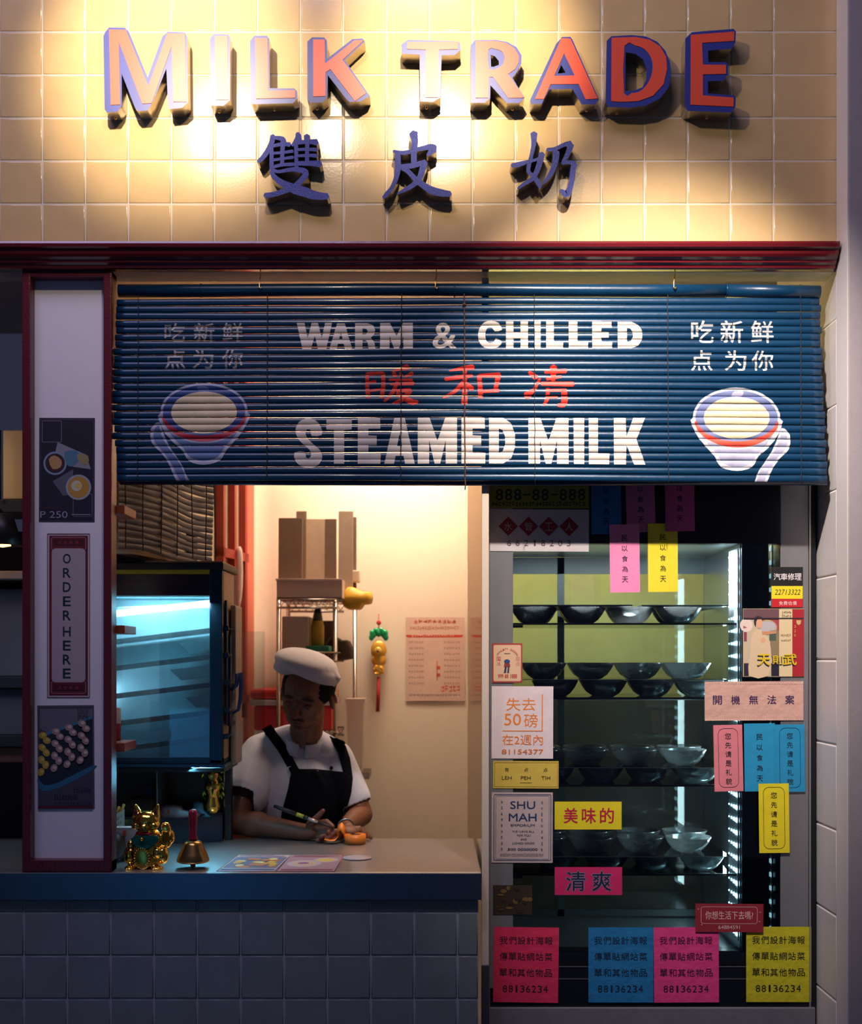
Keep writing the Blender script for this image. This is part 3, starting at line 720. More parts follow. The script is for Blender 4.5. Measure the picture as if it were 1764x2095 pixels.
# ---------------------------------------------------------------- printed sheets
def sheet(name, label, cat, x0, y0, x1, y1, Y, col, items, tilt=0, group=None, rough=.7, wob=0.0, bumpy=.12, thick=.0004, skew=0):
    cx, cy = (x0+x1)/2, (y0+y1)/2; c = Q(cx, cy, Y); s = (Y-CY)/F
    ph = random.uniform(0, 9)
    hw, hh = (x1-x0)/2*s, (y1-y0)/2*s
    def wv(u, v): return -wob*(1+math.sin(u*60+ph)*.5+math.sin(v*45+ph*2+u*20)*.5)
    def L(px, py, off=0.0):
        u, v = (px-cx)*s, (cy-py)*s
        return Vector((u, wv(u, v)-off, v))
    bm = NB(); nx, ny = max(4, int((x1-x0)/9)), max(4, int((y1-y0)/9))
    g = [[bm.verts.new(L(x0+(x1-x0)*i/nx, y0+(y1-y0)*j/ny, thick)) for j in range(ny+1)] for i in range(nx+1)]
    for i in range(nx):
        for j in range(ny): f = bm.faces.new((g[i][j], g[i+1][j], g[i+1][j+1], g[i][j+1])); f.smooth = True
    bk = [bm.verts.new(Vector((v.co.x, 0.0, v.co.z))) for v in (g[0][0], g[nx][0], g[nx][ny], g[0][ny])]
    bm.faces.new(bk)
    m = mat('paper_'+'%02x%02x%02x' % tuple(int(k*255) for k in col), lin(col), rough, noise=.07, nscale=25, bump=bumpy, bscale=34)
    o = obj(name, bm, m, None, c, (0, math.radians(tilt), 0)); tag(o, label, cat, group)
    mats, shp, small = [], NB(), NB(); TX = []
    def mi(cc):
        mm = flat(cc)
        if mm not in mats: mats.append(mm)
        return mats.index(mm)
    k = 0; ns = nt_ = 0
    for it in items:
        kd = it[0]; k += 1; of = thick+.0003+.00006*k
        fn = lambda x, y, of=of: L(x, y, of)
        i_ = mi(it[1])
        if kd in 'tvhs': txt = NB(); TX.append(txt)
        elif kd == 'm': txt = small
        if kd == 't':
            _, _, s_, a, b, c2, d = it[:7]; add_text(txt, fn, s_, a, b, c2, d, *(it[7:8] or (0,)), mi=i_, shear=it[8] if len(it) > 8 else 0); nt_ += 1
        elif kd == 'v':      # vertical column of characters
            _, _, s_, xc, ya, yb, sz = it[:7]; n = len(s_)
            for q, chh in enumerate(s_):
                yy = ya+(yb-ya)*q/max(1, n-1); add_text(txt, fn, chh, xc-sz/2, yy-sz/2, xc+sz/2, yy+sz/2, *(it[7:8] or (0,)), mi=i_)
            nt_ += 1
        elif kd == 'h':      # horizontal row of spaced characters
            _, _, s_, xa_, xb_, yc, sz = it[:7]; n = len(s_); sw = it[8] if len(it) > 8 else sz
            for q, chh in enumerate(s_):
                if chh == ' ': continue
                xx = xa_+(xb_-xa_)*q/max(1, n-1)
                ww = sw*(.45 if chh in '1I' else 1); hh_ = sz*(.12 if chh in '-' else 1)
                add_text(txt, fn, chh, xx-ww/2, yc-hh_/2, xx+ww/2, yc+hh_/2, *(it[7:8] or (0,)), mi=i_)
            nt_ += 1
        elif kd == 's':      # brush strokes
            for st in it[2]: add_stroke(txt, fn, st, i_)
            nt_ += 1
        elif kd == 'r': poly(shp, [fn(it[2],it[3]), fn(it[4],it[3]), fn(it[4],it[5]), fn(it[2],it[5])], i_); ns += 1
        elif kd == 'p': fill2d(shp, fn, it[2:], i_); ns += 1
        elif kd == 'f':      # rounded outline: x0,y0,x1,y1,radius,width
            a = rrect(*it[2:7]); w_ = it[7]; b = rrect(it[2]+w_, it[3]+w_, it[4]-w_, it[5]-w_, max(.3, it[6]-w_))
            va = [shp.verts.new(fn(*q)) for q in a]; vb = [shp.verts.new(fn(*q)) for q in b]
            for j in range(len(va)): f = shp.faces.new((va[j], va[(j+1)%len(va)], vb[(j+1)%len(vb)], vb[j])); f.material_index = i_
            ns += 1
        elif kd == 'm': marks(txt, fn, *it[2:7], mi=i_); nt_ += 1
    for nm, b_, n in [('illustration', shp, ns), ('small_print', small, len(small.faces))]+[('lettering', t_, 1) for t_ in TX]:
        if n:
            # drop materials this mesh does not use
            used = sorted(set(f.material_index for f in b_.faces)); 
            for f in b_.faces: f.material_index = used.index(f.material_index)
            obj(nm, b_, [mats[u] for u in used], o, recalc=False)
        else: b_.free()
    return o
H = hx
# pillar posters (on the white board)
YP = .0355
it = [('r',H('1c1830'),84,860,190,1064),('f',H('8d8aa0'),86,861,126,905,1,.8),('f',H('77748e'),150,1010,189,1057,1,.8)]
it += [('p',H('8a8798'),[(118,905),(176,930),(186,960),(150,955),(112,930)]),('p',H('5a5a70'),[(108,985),(150,960),(150,1010),(130,1015)]),
 ('p',H('7d93ab'),ellpts(113,948,24,24)),('p',H('3a1c22'),ellpts(113,948,20,20)),('p',H('b98f5e'),smoothpoly([(100,940),(112,932),(126,942),(124,956),(108,960)],2)),
 ('p',H('4c7a94'),smoothpoly([(132,925),(158,922),(162,942),(146,955),(136,948)],2)),('p',H('9a8a60'),smoothpoly([(158,930),(180,932),(180,950),(164,946)],2)),
 ('p',H('9aa3b0'),ellpts(161,997,26,26)),('p',H('b98a3a'),ellpts(161,997,22,22)),('p',H('c9c2b0'),ellpts(157,994,11,11)),('p',H('d9b65a'),ellpts(160,994,6,6)),
 ('t',H('9a8fa8'),'P 250',83,1046,139,1060,.01),('m',H('6a4050'),86,1037,120,1041,9),('r',H('8d8aa0'),147,1052,186,1054)]
sheet('menu_poster','dark purple menu poster with two food bowls and price P 250, top of pillar','poster',80,855,194,1068,YP,H('3a3048'),it,tilt=.2)
it = [('r',H('6a1528'),101,1096,180,1423),('f',H('c48a96'),105,1099,176,1126,5,.9),('r',H('4a0f20'),109,1104,172,1116),('h',H('b03048'),'点吃新鲜',122,158,1110,7,.0),
 ('p',H('b9a8b0'),rrect(106,1122,175,1396,8)),('f',H('c48a96'),105,1393,176,1419,5,.9),('r',H('4a0f20'),109,1401,172,1413),('h',H('b03048'),'点吃新鲜',122,158,1407,7,.0),
 ('f',H('6a1528'),97,1092,184,1427,2,1)]
for k, chh in enumerate('ORDER'): it.append(('t',H('10283a'),chh,129,1133+k*29,145,1153+k*29,.03))
for k, chh in enumerate('HERE'): it.append(('t',H('10283a'),chh,129,1282+k*28.5,145,1302+k*28.5,.03))
sheet('order_sign','narrow dark red and white sign reading ORDER HERE between two food posters','sign',96,1091,184,1428,YP,H('c9bcc6'),it)
it = [('r',H('4a4654'),80,1446,190,1652),('p',H('6f6a78'),[(82,1450),(190,1450),(190,1480),(100,1500),(82,1490)]),('p',H('3f7f9a'),[(90,1500),(190,1465),(190,1474),(95,1512)]),
 ('p',H('1c2a38'),[(82,1512),(95,1505),(190,1470),(190,1570),(90,1620),(78,1600)]),('p',H('2f6f8c'),smoothpoly([(78,1590),(90,1606),(120,1600),(190,1566),(190,1576),(120,1612),(86,1618),(77,1604)],2))]
for r_ in range(4):
    for k in range(7):
        t_ = k/6; cx_ = 88+r_*27+t_*-4+ (k%2)*9; cy_ = 1504-r_*8+k*12.5-(k%2)*2
        cx_ = min(cx_, 183); cy_ = min(cy_, 1590-(cx_-84)*.30)
        c1 = H('c2a03c') if r_ == 0 else H('b08e88'); it += [('p',c1,smoothpoly(ellpts(cx_,cy_,8.5,7,7,rot=k*20),2)),('p',H('dcc8ba') if r_ else H('d9c060'),ellpts(cx_+1.5,cy_-1,4.2,3.4,8))]
it += [('m',H('2b2b55'),110,1624,160,1632,9),('m',H('2b2b55'),150,1612,186,1618,7),('m',H('2b2b55'),112,1640,186,1645,12),('r',H('5a1a30'),78,1648,190,1653),('t',H('1d4f5a'),'P75',161,1459,182,1470,.02),('t',H('3a3038'),'NEW!',161,1449,184,1455,.0)]
sheet('menu_poster','food poster with trays of small dumplings and price P75, bottom of pillar','poster',77,1443,193,1655,YP,H('5b5664'),it,tilt=-.4)

# ================================================================ COOLER
YG = .15
def X_(px, Y): return Q(px, 0, Y).x
def Z_(py, Y): return Q(0, py, Y).z
co = thing('display_cooler', 'tall glass-fronted display cooler papered with notices, right of the counter', 'cooler', (X_(1334,YG), .4, .3))
xl, xr = X_(1000,YG), X_(1668,YG); zb_, zh = Z_(2060,YG), 2.30
xg0, xg1, xg2, xg3 = X_(1050,YG), X_(1521,YG), X_(1575,YG), X_(1597,YG)
ZG1, ZG0 = Z_(1112,YG), Z_(1946,YG)
M_alu = mat('grey_aluminium', (.27,.27,.29), .38, .5, noise=.05)
M_dk = mat('cooler_black_trim', (.008,.011,.018), .3, .2)
bm = NB(); box(bm, (xl, YG, ZG0-.10), (xg0, YG+.05, ZG1+.35), .002); box(bm, (xg3, YG, ZG0-.10), (X_(1655,YG), YG+.05, zh), .002)
child(obj('door_frame', bm, M_alu), co)
bm = NB(); box(bm, (xl, YG+.001, ZG1), (xg3, YG+.04, zh), .001); child(obj('header_panel', bm, M_dk), co)
bm = NB(); box(bm, (xl, YG+.002, zb_), (X_(1655,YG), YG+.05, Z_(1977,YG)), .002); box(bm, (xg0, YG+.003, Z_(1975,YG)), (xg3, YG+.05, ZG0), .001)
child(obj('bottom_panel', bm, M_dk), co)
bm = NB()
for y in (1978, 2003): box(bm, (xg0, YG+.0005, Z_(y+1,YG)), (xg2, YG+.004, Z_(y-1,YG)))
child(obj('trim_line', bm, M_steel_d), co)
bm = NB(); box(bm, (X_(1655.5,YG), YG-.002, zb_-.01), (X_(1659,YG), YG+.03, zh), .0005); box(bm, (xl-.0005, YG-.002, zb_-.01), (xl+.0035, YG+.03, zh), .0005)
child(obj('edge_strip', bm, mat('satin_aluminium', (.6,.56,.54), .3, .9)), co)
bm = NB(); box(bm, (X_(1659.5,YG), YG+.004, zb_-.02), (xr+.003, YG+.40, zh)); child(obj('side_panel', bm, M_dk), co)
bm = NB(); box(bm, (xl+.001, YG-.004, 0), (xr, YG+.42, zb_-.001), .003); child(obj('plinth', bm, mat('grey_plinth', (.22,.21,.24), .5, .3, noise=.1)), co)
bm = NB(); box(bm, (xg1+.001, YG+.012, ZG0), (xg2, YG+.43, ZG1), .001); child(obj('divider_post', bm, M_dk), co)
bm = NB(); box(bm, (xg1-.002, YG+.008, ZG0), (xg1+.0005, YG+.02, ZG1)); child(obj('gasket_edge', bm, M_steel_d), co)
YK = .62
M_liner = mat('cooler_steel_liner', (.55,.62,.68), .30, .95, noise=.05, nscale=6)
bm = NB(); box(bm, (xg1-.004, YG+.021, ZG0-.004), (xg1+.0, YK, ZG1)); child(obj('side_liner', bm, M_liner), co)
bm = NB(); box(bm, (xg0-.012, YG+.051, ZG0-.004), (xg0-.008, YK, ZG1)); child(obj('side_liner', bm, M_liner), co)
bm = NB(); box(bm, (xg0-.012, YG+.051, ZG0-.016), (xg1, YK, ZG0-.004)); child(obj('cooler_floor', bm, mat('cooler_floor_steel', (.45,.50,.55), .3, .7)), co)
bm = NB(); box(bm, (xg0-.012, YG+.051, ZG1+.001), (xg1, YK, ZG1+.012)); child(obj('cooler_ceiling', bm, M_liner), co)
bm = NB(); box(bm, (xg2, YG+.30, ZG0), (xg3+.03, YG+.31, ZG1+.3)); box(bm, (xg3+.004, YG+.051, ZG0), (xg3+.01, YG+.30, ZG1+.3)); child(obj('lit_gap_lining', bm, mat('gap_lining', (.35,.5,.55), .3, .6)), co)
bm = NB(); box(bm, (xg0-.008, YK-.004, ZG0), (xg1-.004, YK, ZG1)); child(obj('back_glass', bm, glassmat('back_glass', (.92,.97,.93), .05, haze=.05, hazecol=(.6,.7,.6))), co)
bm = NB()
for a, b in ((Z_(1420,YK), Z_(1432,YK)), (ZG0, ZG0+.02), (ZG1-.05, ZG1)): box(bm, (xg0-.008, YK-.012, min(a,b)), (xg1-.004, YK-.005, max(a,b)))
for px in (1140,): box(bm, (X_(px,YK), YK-.012, ZG0), (X_(px+14,YK), YK-.005, ZG1))
child(obj('back_frame', bm, mat('cooler_back_frame', (.10,.12,.12), .35, .4)), co)
bm = NB(); box(bm, (xl+.004, YG+.002, ZG0), (xg3, YG+.0045, ZG1)); child(obj('front_glass', bm, glassmat('front_glass', (.96,.99,.98), .055)), co)
# LED strip on the right liner; extra columns glow in place of its reflections
def led_strip(name, x, y, z0, z1, n, nx, par, es, cols=1):
    s_ = bpy.data.objects.new(name, None)
    bm = NB(); box(bm, (x-.002, y-.009, z0), (x, y+.028*(cols-1)+.009, z1)); o1 = child(obj(name, bm, mat('led_board', (.8,.85,.9), .5)), par)
    bm = NB()
    for i in range(n):
        z = z0+(z1-z0)*(i+.5)/n
        for c_ in range(cols): k_ = 1-.22*c_; box(bm, (x-.005, y+.028*c_-.007*k_, z-.006*k_), (x-.0022, y+.028*c_+.007*k_, z+.006*k_), .001)
    o2 = obj('led', bm, mat('led_cold_white_%d' % cols, (.8,.9,1), .5, emit=(.45,.85,1.0), es=es)); o2.parent = o1; o2.location = -Vector(par.location)-Vector(o1.location) if False else Vector((0,0,0))
    return o1
led_strip('led_strip', xg1-.0042, YG+.045, ZG0+.02, ZG1-.01, 31, -1, co, 3.2, 4)
led_strip('led_strip', xg3+.0035, YG+.10, ZG0+.02, ZG1+.2, 34, -1, co, .55)
lc = lamp('cooler_led_light', 'AREA', (xg1-.012, YG+.16, (ZG0+ZG1)/2), (xg0, YG+.22, (ZG0+ZG1)/2), 3.2, (.62,.90,1.0), '', shape='RECTANGLE', size=.07, size_y=1.0)
lt = lamp('cooler_top_light', 'AREA', ((xg0+xg1)/2, YG+.10, ZG1-.005), ((xg0+xg1)/2, YG+.16, ZG0), 4.0, (.85,.93,1.0), '', shape='RECTANGLE', size=.55, size_y=.05)  # unseen fill lamp added to lighten the bowls
lt.data.specular_factor = .4; lt.parent = co; lt.location = Vector(lt.location)-co.location
lc.data.specular_factor = .12; lc.parent = co; lc.location = Vector(lc.location)-co.location
SH = [Z_(1275,.2), Z_(1427,.2), Z_(1606,.2), Z_(1788,.2)]
for z in SH:
    bm = NB(); box(bm, (xg0-.006, .205, z-.004), (xg1-.005, YK-.02, z), .0005); 
    s_ = child(obj('shelf', bm, glassmat('shelf_glass', (.80,.90,.92), .08)), co)
    bm = NB(); box(bm, (xg0-.006, .198, z-.0045), (xg1-.005, .2045, z+.0005), .0005); box(bm, (xg0-.006, .198, z-.012), (xg0+.03, .215, z-.005), .001)
    o2 = obj('shelf_edge', bm, M_dk); o2.parent = s_
TR = [Z_(1390,.2), Z_(1570,.2), Z_(1752,.2)]
for z in TR:
    bm = NB(); box(bm, (xg0-.006, .200, z-.0015), (xg1-.02, YK-.03, z), .0003)
    child(obj('clear_tray', bm, glassmat('clear_acrylic', (.86,.93,.94), .12)), co)
    bm = NB(); box(bm, (xg0-.006, .198, z-.0015), (xg1-.02, .1995, z+.0002)); child(obj('tray_edge', bm, mat('acrylic_edge', (.75,.72,.66), .15, .3)), co)
bm = NB(); z = Z_(1241,.25); box(bm, (xg0, .22, z), (X_(1292,.24), YK-.05, z+.004), .001); box(bm, (X_(1312,.24), .23, z), (xg1-.02, YK-.05, z+.004), .001)
child(obj('cover_sheet', bm, mat('dark_cover', (.05,.06,.07), .3)), co)

# bowls
bm = NB()
prof = [(0,.001),(.022,.001),(.026,.003),(.040,.012),(.052,.026),(.060,.042),(.063,.0445),(.0645,.0440),(.0635,.041),(.0555,.026),(.0435,.010),(.028,.0),(.0,.0)]
lathe(bm, prof, n=28)
bowl0 = obj('milk_bowl', bm, glassmat('cloudy_bowl', (.74,.78,.80), .20, .10, haze=.20, hazecol=(.75,.75,.72)), smooth=True)
rows = [(SH[0], 1092, 'top cooler shelf', 0), (TR[0], 1110, 'clear tray over second shelf', 0), (SH[1], 1136, 'second cooler shelf', 1),
        (TR[1], 1100, 'clear tray over third shelf', 0), (SH[2], 1128, 'third cooler shelf', 1), (TR[2], 1112, 'clear tray over bottom shelf', 0), (SH[3], 1140, 'bottom cooler shelf', 1)]
ordn = ['first', 'second', 'third', 'fourth', 'fifth']
used = False
for z, px, lab, kk in rows:
    for back in (0, 1):
        Yb = .272 + .135*back
        for i in range(5):
            xx = X_(px+99*i+(10 if back else 0), .272)+random.uniform(-.0025, .0025)
            if xx > xg1-.075: continue
            if xx < xg0+.052: xx = xg0+.052
            o = bowl0 if not used else bowl0.copy()
            if used: COL.objects.link(o)
            used = True
            o.location = (xx, Yb+random.uniform(-.002, .002), z+.0006); o.rotation_euler = (0, 0, random.uniform(0, 6))
            tag(o, '%s cloudy bowl from left, %s row, %s' % (ordn[i], 'back' if back else 'front', lab), 'bowl', 'bowls in the display cooler')
# ================================================================ NOTICES ON THE COOLER
def note(name, label, cat, x0, y0, x1, y1, col, items, tilt=0, layer=0, group=None, **k):
    return sheet(name, label, cat, x0, y0, x1, y1, YG-.0012-.0015*layer, col, items, tilt, group, **k)
G1 = 'paper notices stuck on the cooler'
it = [('h',H('20240f'),'888-88-888',1022,1190,1012,24,.03,15),('m',H('2a2c12'),1006,1026,1198,1035,28)]
note('notice','olive banner with phone digits half behind the blind, over the white sign','notice',1001,985,1205,1040,H('8d8c3a'),it,group=G1)
it = []
for k, ch in enumerate('水管工人'):
    x = 1040+k*41.5; it += [('p',H('8a1f30'),[(x-20,1077),(x,1057),(x+20,1077),(x,1097)]),('t',H('b9a8a8'),ch,x-8,1069,x+8,1086,.0)]
it += [('h',H('5c4048'),'66218203',1042,1164,1111,12,.0,8)]
note('notice','grey-white sign with four red diamonds and number 66218203','notice',998,1042,1205,1128,H('c4bcc0'),it,tilt=.3,group=G1)
def slip(label, x0, y0, x1, y1, col, txt, ink, tilt=0, layer=0, frame=False, bold=.012):
    cx = (x0+x1)/2; h = y1-y0; it = []
    if frame: it.append(('f', ink, x0+9, y0+7, x1-9, y1-8, 12, .9))
    it.append(('v', ink, txt, cx, y0+h*(.20 if not frame else .17), y1-h*(.19 if not frame else .15), 12.5 if not frame else 12.5, bold))
    return note('paper_slip', label, 'slip', x0, y0, x1, y1, col, it, tilt, layer, G2)
G2 = 'tall coloured paper slips on the cooler'
MY = '民以食為天'; NX2 = '您先请是礼貌'
INK = H('141420')
slip('blue slip in shade under the blind, leftmost of the tall slips',1210,955,1271,1093,H('1f6fae'),MY,H('0c2440'),-.4)
slip('mauve pink slip partly under the blind, above the pale pink slip',1281,953,1340,1089,H('c06a9c'),MY,INK,-1.5)
slip('magenta slip under the blind, overlapping the top of the yellow slip',1361,951,1421,1087,H('c2508c'),MY,INK,-.8,2)
slip('pale pink slip hanging left of a yellow slip, upper glass',1248,1073,1309,1212,H('f08ab8'),MY,INK,-.8,1)
slip('bright yellow slip beside the pale pink slip, upper glass',1326,1071,1387,1211,H('ecd92e'),MY,H('2a240c'),-.4,1)
slip('salmon pink slip with thin oval frame under the beige cloth',1461,1483,1520,1619,H('e0808c'),NX2,INK,-1.2,1,True)
slip('blue slip without frame between the salmon slip and another blue one',1523,1480,1586,1619,H('1c94c4'),MY,INK,-.6,1)
slip('blue slip with thin oval frame at the right door edge',1586,1482,1647,1620,H('1c90c0'),NX2,H('0c2c44'),-.6,2,True)
slip('yellow slip with thin oval frame, lowest of the tall slips at right',1553,1603,1615,1745,H('e6d41c'),NX2,INK,-.7,3,True)
it = [('r',H('0e0e12'),1578.5,1160.5,1642.5,1198.5),('r',H('e8d31e'),1578.5,1199,1642.5,1225),('r',H('c01a24'),1578.5,1225,1642.5,1242.5),
 ('h',H('e8e0e0'),'汽車修理',1590,1633,1180,14,.015),('t',H('1a1a14'),'22713322',1585,1206,1637,1217,.0,2),('h',H('f0d8d8'),'免費估價',1598,1626,1234,8,.0)]
note('notice','black, yellow and red repair notice with number 22713322, right door edge','notice',1578,1160,1643,1243,H('16161a'),it,group=G1)
# cook picture
it = [('r',H('6b4a50'),1521,1246,1594,1266),('r',H('c9b79a'),1521,1266,1594,1384),('p',H('a5424a'),[(1540,1266),(1594,1266),(1594,1300),(1575,1280),(1550,1268)]),
 ('p',H('e4cfc4'),ellpts(1527,1279,13,14)),('p',H('b05a50'),[(1521,1280),(1529,1284),(1521,1286)]),('p',H('b8a47c'),ellpts(1570,1284,20,16)),('p',H('b9b6ba'),ellpts(1570,1282,17,11)),
 ('p',H('8a7a5a'),[(1576,1290),(1594,1290),(1594,1345),(1576,1345)]),('r',H('4c5a50'),1574,1294,1588,1311),('r',H('8a3a58'),1522,1293,1528,1312),('r',H('2a1f36'),1522,1357,1536,1383),('r',H('1c1a2c'),1578,1357,1594,1383),
 ('p',H('d8bf9c'),smoothpoly([(1545,1290),(1537,1305),(1535,1340),(1532,1383),(1572,1383),(1578,1345),(1574,1310),(1564,1296),(1556,1288)],2)),
 ('p',H('2c2230'),smoothpoly([(1543,1266),(1550,1260),(1560,1264),(1560,1270),(1549,1270),(1546,1282),(1543,1276)],2)),
 ('p',H('e0a884'),smoothpoly([(1549,1268),(1558,1267),(1560,1276),(1557,1285),(1550,1284),(1547,1277)],2)),
 ('p',H('c98e68'),[(1558,1292),(1588,1291),(1588,1296),(1560,1299)]),('p',H('e0a884'),ellpts(1561,1310,5,6)),
 ('r',H('dcc79c'),1594,1246.5,1621,1384),('r',H('a81c28'),1621,1246.5,1644.5,1384),('r',H('2a1c24'),1521,1264,1644,1267),('m',H('5a4a3a'),1600,1250,1619,1256,6),('m',H('5a4a3a'),1599,1258,1619,1263,5),
 ('m',H('7a6a50'),1597,1297,1618,1302,6),('m',H('7a6a50'),1598,1308,1618,1312,5),('p',H('c9b070'),[(1629,1269),(1639,1269),(1638,1276),(1634,1279),(1630,1276)]),
 ('m',H('e0a070'),1624,1279,1629,1284,1),('m',H('e0a070'),1624,1288,1629,1293,1),('m',H('e0a070'),1624,1297,1629,1302,1)]
for c, dx, dy in ((H('1a1420'),-1.6,2.2),(H('e0c012'),0,0)):
    it += [('t',c,'天',1550+dx,1338+dy,1576+dx,1362+dy,.05),('t',c,'則',1580+dx,1341+dy,1602+dx,1359+dy,.03),('t',c,'武',1603+dx,1337+dy,1630+dx,1361+dy,.04)]
note('cook_poster','small worn poster of a cook in pale uniform with yellow characters, right door edge','poster',1520,1245,1645,1385,H('a89878'),it)
it = [('h',H('3a2050'),'開機無法案',1468,1616,1432,18.5,.028)]
for y in (1397,1471):
    for k in range(40): it.append(('r',H('f0d8cc'),1444+k*5,y,1446.5+k*5,y+1))
note('cloth_notice','beige cloth strip with five purple characters over the pink and blue slips','notice',1442,1394,1644,1474,H('d4a798'),it,tilt=-.3,layer=1,group=G1,bumpy=.35)
it = [('p',H('a03c38'),rrect(1007.5,1316.5,1068.5,1396.5,2)),('p',H('d8b494'),rrect(1010,1319.5,1066,1393.5,3)),('h',H('b04840'),'甜',1059.5,1059.6,1348,9,.0),('h',H('b04840'),'点',1059.5,1059.6,1358,9,.0),
 ('h',H('b04840'),'圖',1020.5,1020.6,1348,9,.0),('h',H('b04840'),'冰',1020.5,1020.6,1358,9,.0),('t',H('a83038'),'999 88 1888',1019,1379,1058,1388,.04)]
for k, ch in enumerate('QUALITY GOODS'):
    if ch == ' ': continue
    a = math.radians(-57+k*9.5); x = 1038+24*math.sin(a); y = 1352-24*math.cos(a)
    it.append(('t',H('b04840'),ch,x-1.5,y-2,x+1.5,y+2.2,.03))
it += [('p',H('8a3038'),[(1032,1357),(1043,1357),(1044,1364),(1031,1364)]),('p',H('2c3350'),[(1033,1364),(1037,1364),(1035.5,1376),(1031,1376.5)]),('p',H('2c3350'),[(1039,1364),(1042,1364),(1041.5,1376),(1038,1376.5)]),('p',H('28407a'),ellpts(1037.5,1353,6,4)),('r',H('6a5a60'),1032,1336,1044,1337)]
note('card','small cream card with worn red border and red digits, top of the left frame','card',1007,1316,1069,1397,H('a03c38'),it,group=G1)
OR = H('e07a1c')
it = [('t',OR,'失去',1036,1428,1096,1454,.0),('t',OR,'50',1032,1460,1066,1484,.0),('t',OR,'磅',1072,1460,1100,1488,.0),('r',OR,1108.5,1420,1110.5,1496),('r',OR,1028,1494.5,1110.5,1496),
 ('t',OR,'在2週內',1028,1503,1111,1524,.0),('t',H('d06a14'),'81154377',1027,1533,1112,1543,.03)]
note('notice','white sheet with large orange characters and number 81154377, left frame','notice',1006,1404,1132,1552,H('dcccd0'),it,group=G1,tilt=.2)
it = [('f',H('5a4c20'),1012,1560,1141,1610,.5,.6),('h',H('2c2816'),'有点点',1037,1116,1575,9,.0),('t',H('2c2816'),'LEH',1027,1588,1047,1595,.025),('t',H('2c2816'),'PEH',1066,1588,1086,1595,.025),('t',H('2c2816'),'TIH',1108,1588,1126,1595,.025),('r',H('4a4020'),1064,1601,1089,1601.7)]
note('notice','mustard label reading LEH PEH TIH between two white sheets','notice',1009,1557,1143,1613,H('c9ae48'),it,group=G1,tilt=.2)
NV = H('12305c')
it = [('f',NV,1010,1625,1128,1761,3,1.3),('f',NV,1014,1628,1124,1758,3,.7)]
it += [('t',NV,'SHU',1044,1639,1095,1655,.03),('t',NV,'MAH',1041,1664,1098,1680,.03),('t',H('2c2c48'),'EMPORIUM',1045,1686,1094,1691,.02),('t',H('2c2c48'),"WE HAVE ALL",1048,1699,1094,1703,.02),('t',H('2c2c48'),'FOR YOU',1058,1707,1086,1711,.02),('t',H('2c2c48'),'AND',1065,1715,1078,1719,.02),
 ('t',H('2c2c48'),'LOVED ONES!',1049,1723,1094,1727,.02),('t',H('1c2448'),'500 0000000',1039,1735,1100,1740,.05),('m',H('5a5260'),1024,1746,1112,1749,26),('m',H('5a5260'),1024,1750,1112,1752,28)]
for x in (1027,1109):
    for k in range(9): it.append(('m',H('3a3a58'),x-2,1638+k*12,x+2,1643+k*12,1))
note('notice','pale sheet with double navy border reading SHU MAH','notice',1006,1621,1131,1765,H('b9a6a6'),it,group=G1,tilt=.2)
it = [('h',H('b01438'),'美味的',1168,1242,1668.5,32,.03,29)]
note('notice','yellow sheet with three crimson characters on the middle glass','notice',1135,1640,1272,1697,H('d8c818'),it,group=G1)
it = [('h',H('8090b0'),'清爽',1178,1231,1803,43,.055,42),('h',H('101838'),'清爽',1178,1231,1803,41,.022,40)]
note('notice','magenta sheet with two big navy characters below the yellow one','notice',1135,1774,1273,1831,H('c41e60'),it,group=G1)
random.seed(3)
it = []
for k in range(16): 
    x, y = random.uniform(1014,1085), random.uniform(1815,1868); it.append(('p',H(random.choice(['4a3418','5a4220','2a1c14','6a5028'])),smoothpoly(ellpts(x,y,random.uniform(3,8),random.uniform(2,5),7),2)))
it = [i for i in it if 1]
note('picture','small dark brown picture low on the left frame','picture',1009,1811,1089,1871,H('2e2014'),it,group=G1)
it = [('f',H('d0a0a0'),1434,1855,1550,1890,5,1),('t',H('e0b8b8'),'你想生活下去嗎?',1443,1864,1541,1881,.0),('t',H('d8b0b0'),'64884591',1470,1893,1514,1901,.01)]
for x, y in ((1429,1860),(1555,1866),(1436,1892),(1554,1885)): it.append(('p',H('d0a0a0'),ellpts(x,y,1.2,1.2,8)))
note('card','dark red card with a question and number 64884591 over the flyers','card',1423,1849,1562,1907,H('8c1c2c'),it,tilt=.3,layer=3,group=G1)
G3 = 'square flyers along the cooler bottom'
def flyer(x0, y0, col, ink, label, tilt=0, layer=0):
    it = []
    for k, s_ in enumerate(('我們設計海報','傳單貼網站菜','單和其他物品')): it.append(('h',ink,s_,x0+20,x0+112,y0+27+k*33,16,.008))
    it.append(('h',ink,'88136234',x0+24,x0+107,y0+126,14,.0,9))
    note('flyer', label, 'flyer', x0, y0, x0+133, y0+154, col, it, tilt, layer, G3, bumpy=.3)
flyer(1010,1897,H('dc2c5c'),H('2a1020'),'crimson pink flyer, leftmost of the bottom row',.8)
flyer(1204,1897,H('1672ac'),H('08203c'),'blue flyer in the bottom row')
flyer(1338,1897,H('e03c84'),H('301028'),'bright pink flyer right beside the blue flyer',-.3,1)
flyer(1527,1896,H('c8c01c'),H('1c1c10'),'yellow-green flyer, rightmost of the bottom row')
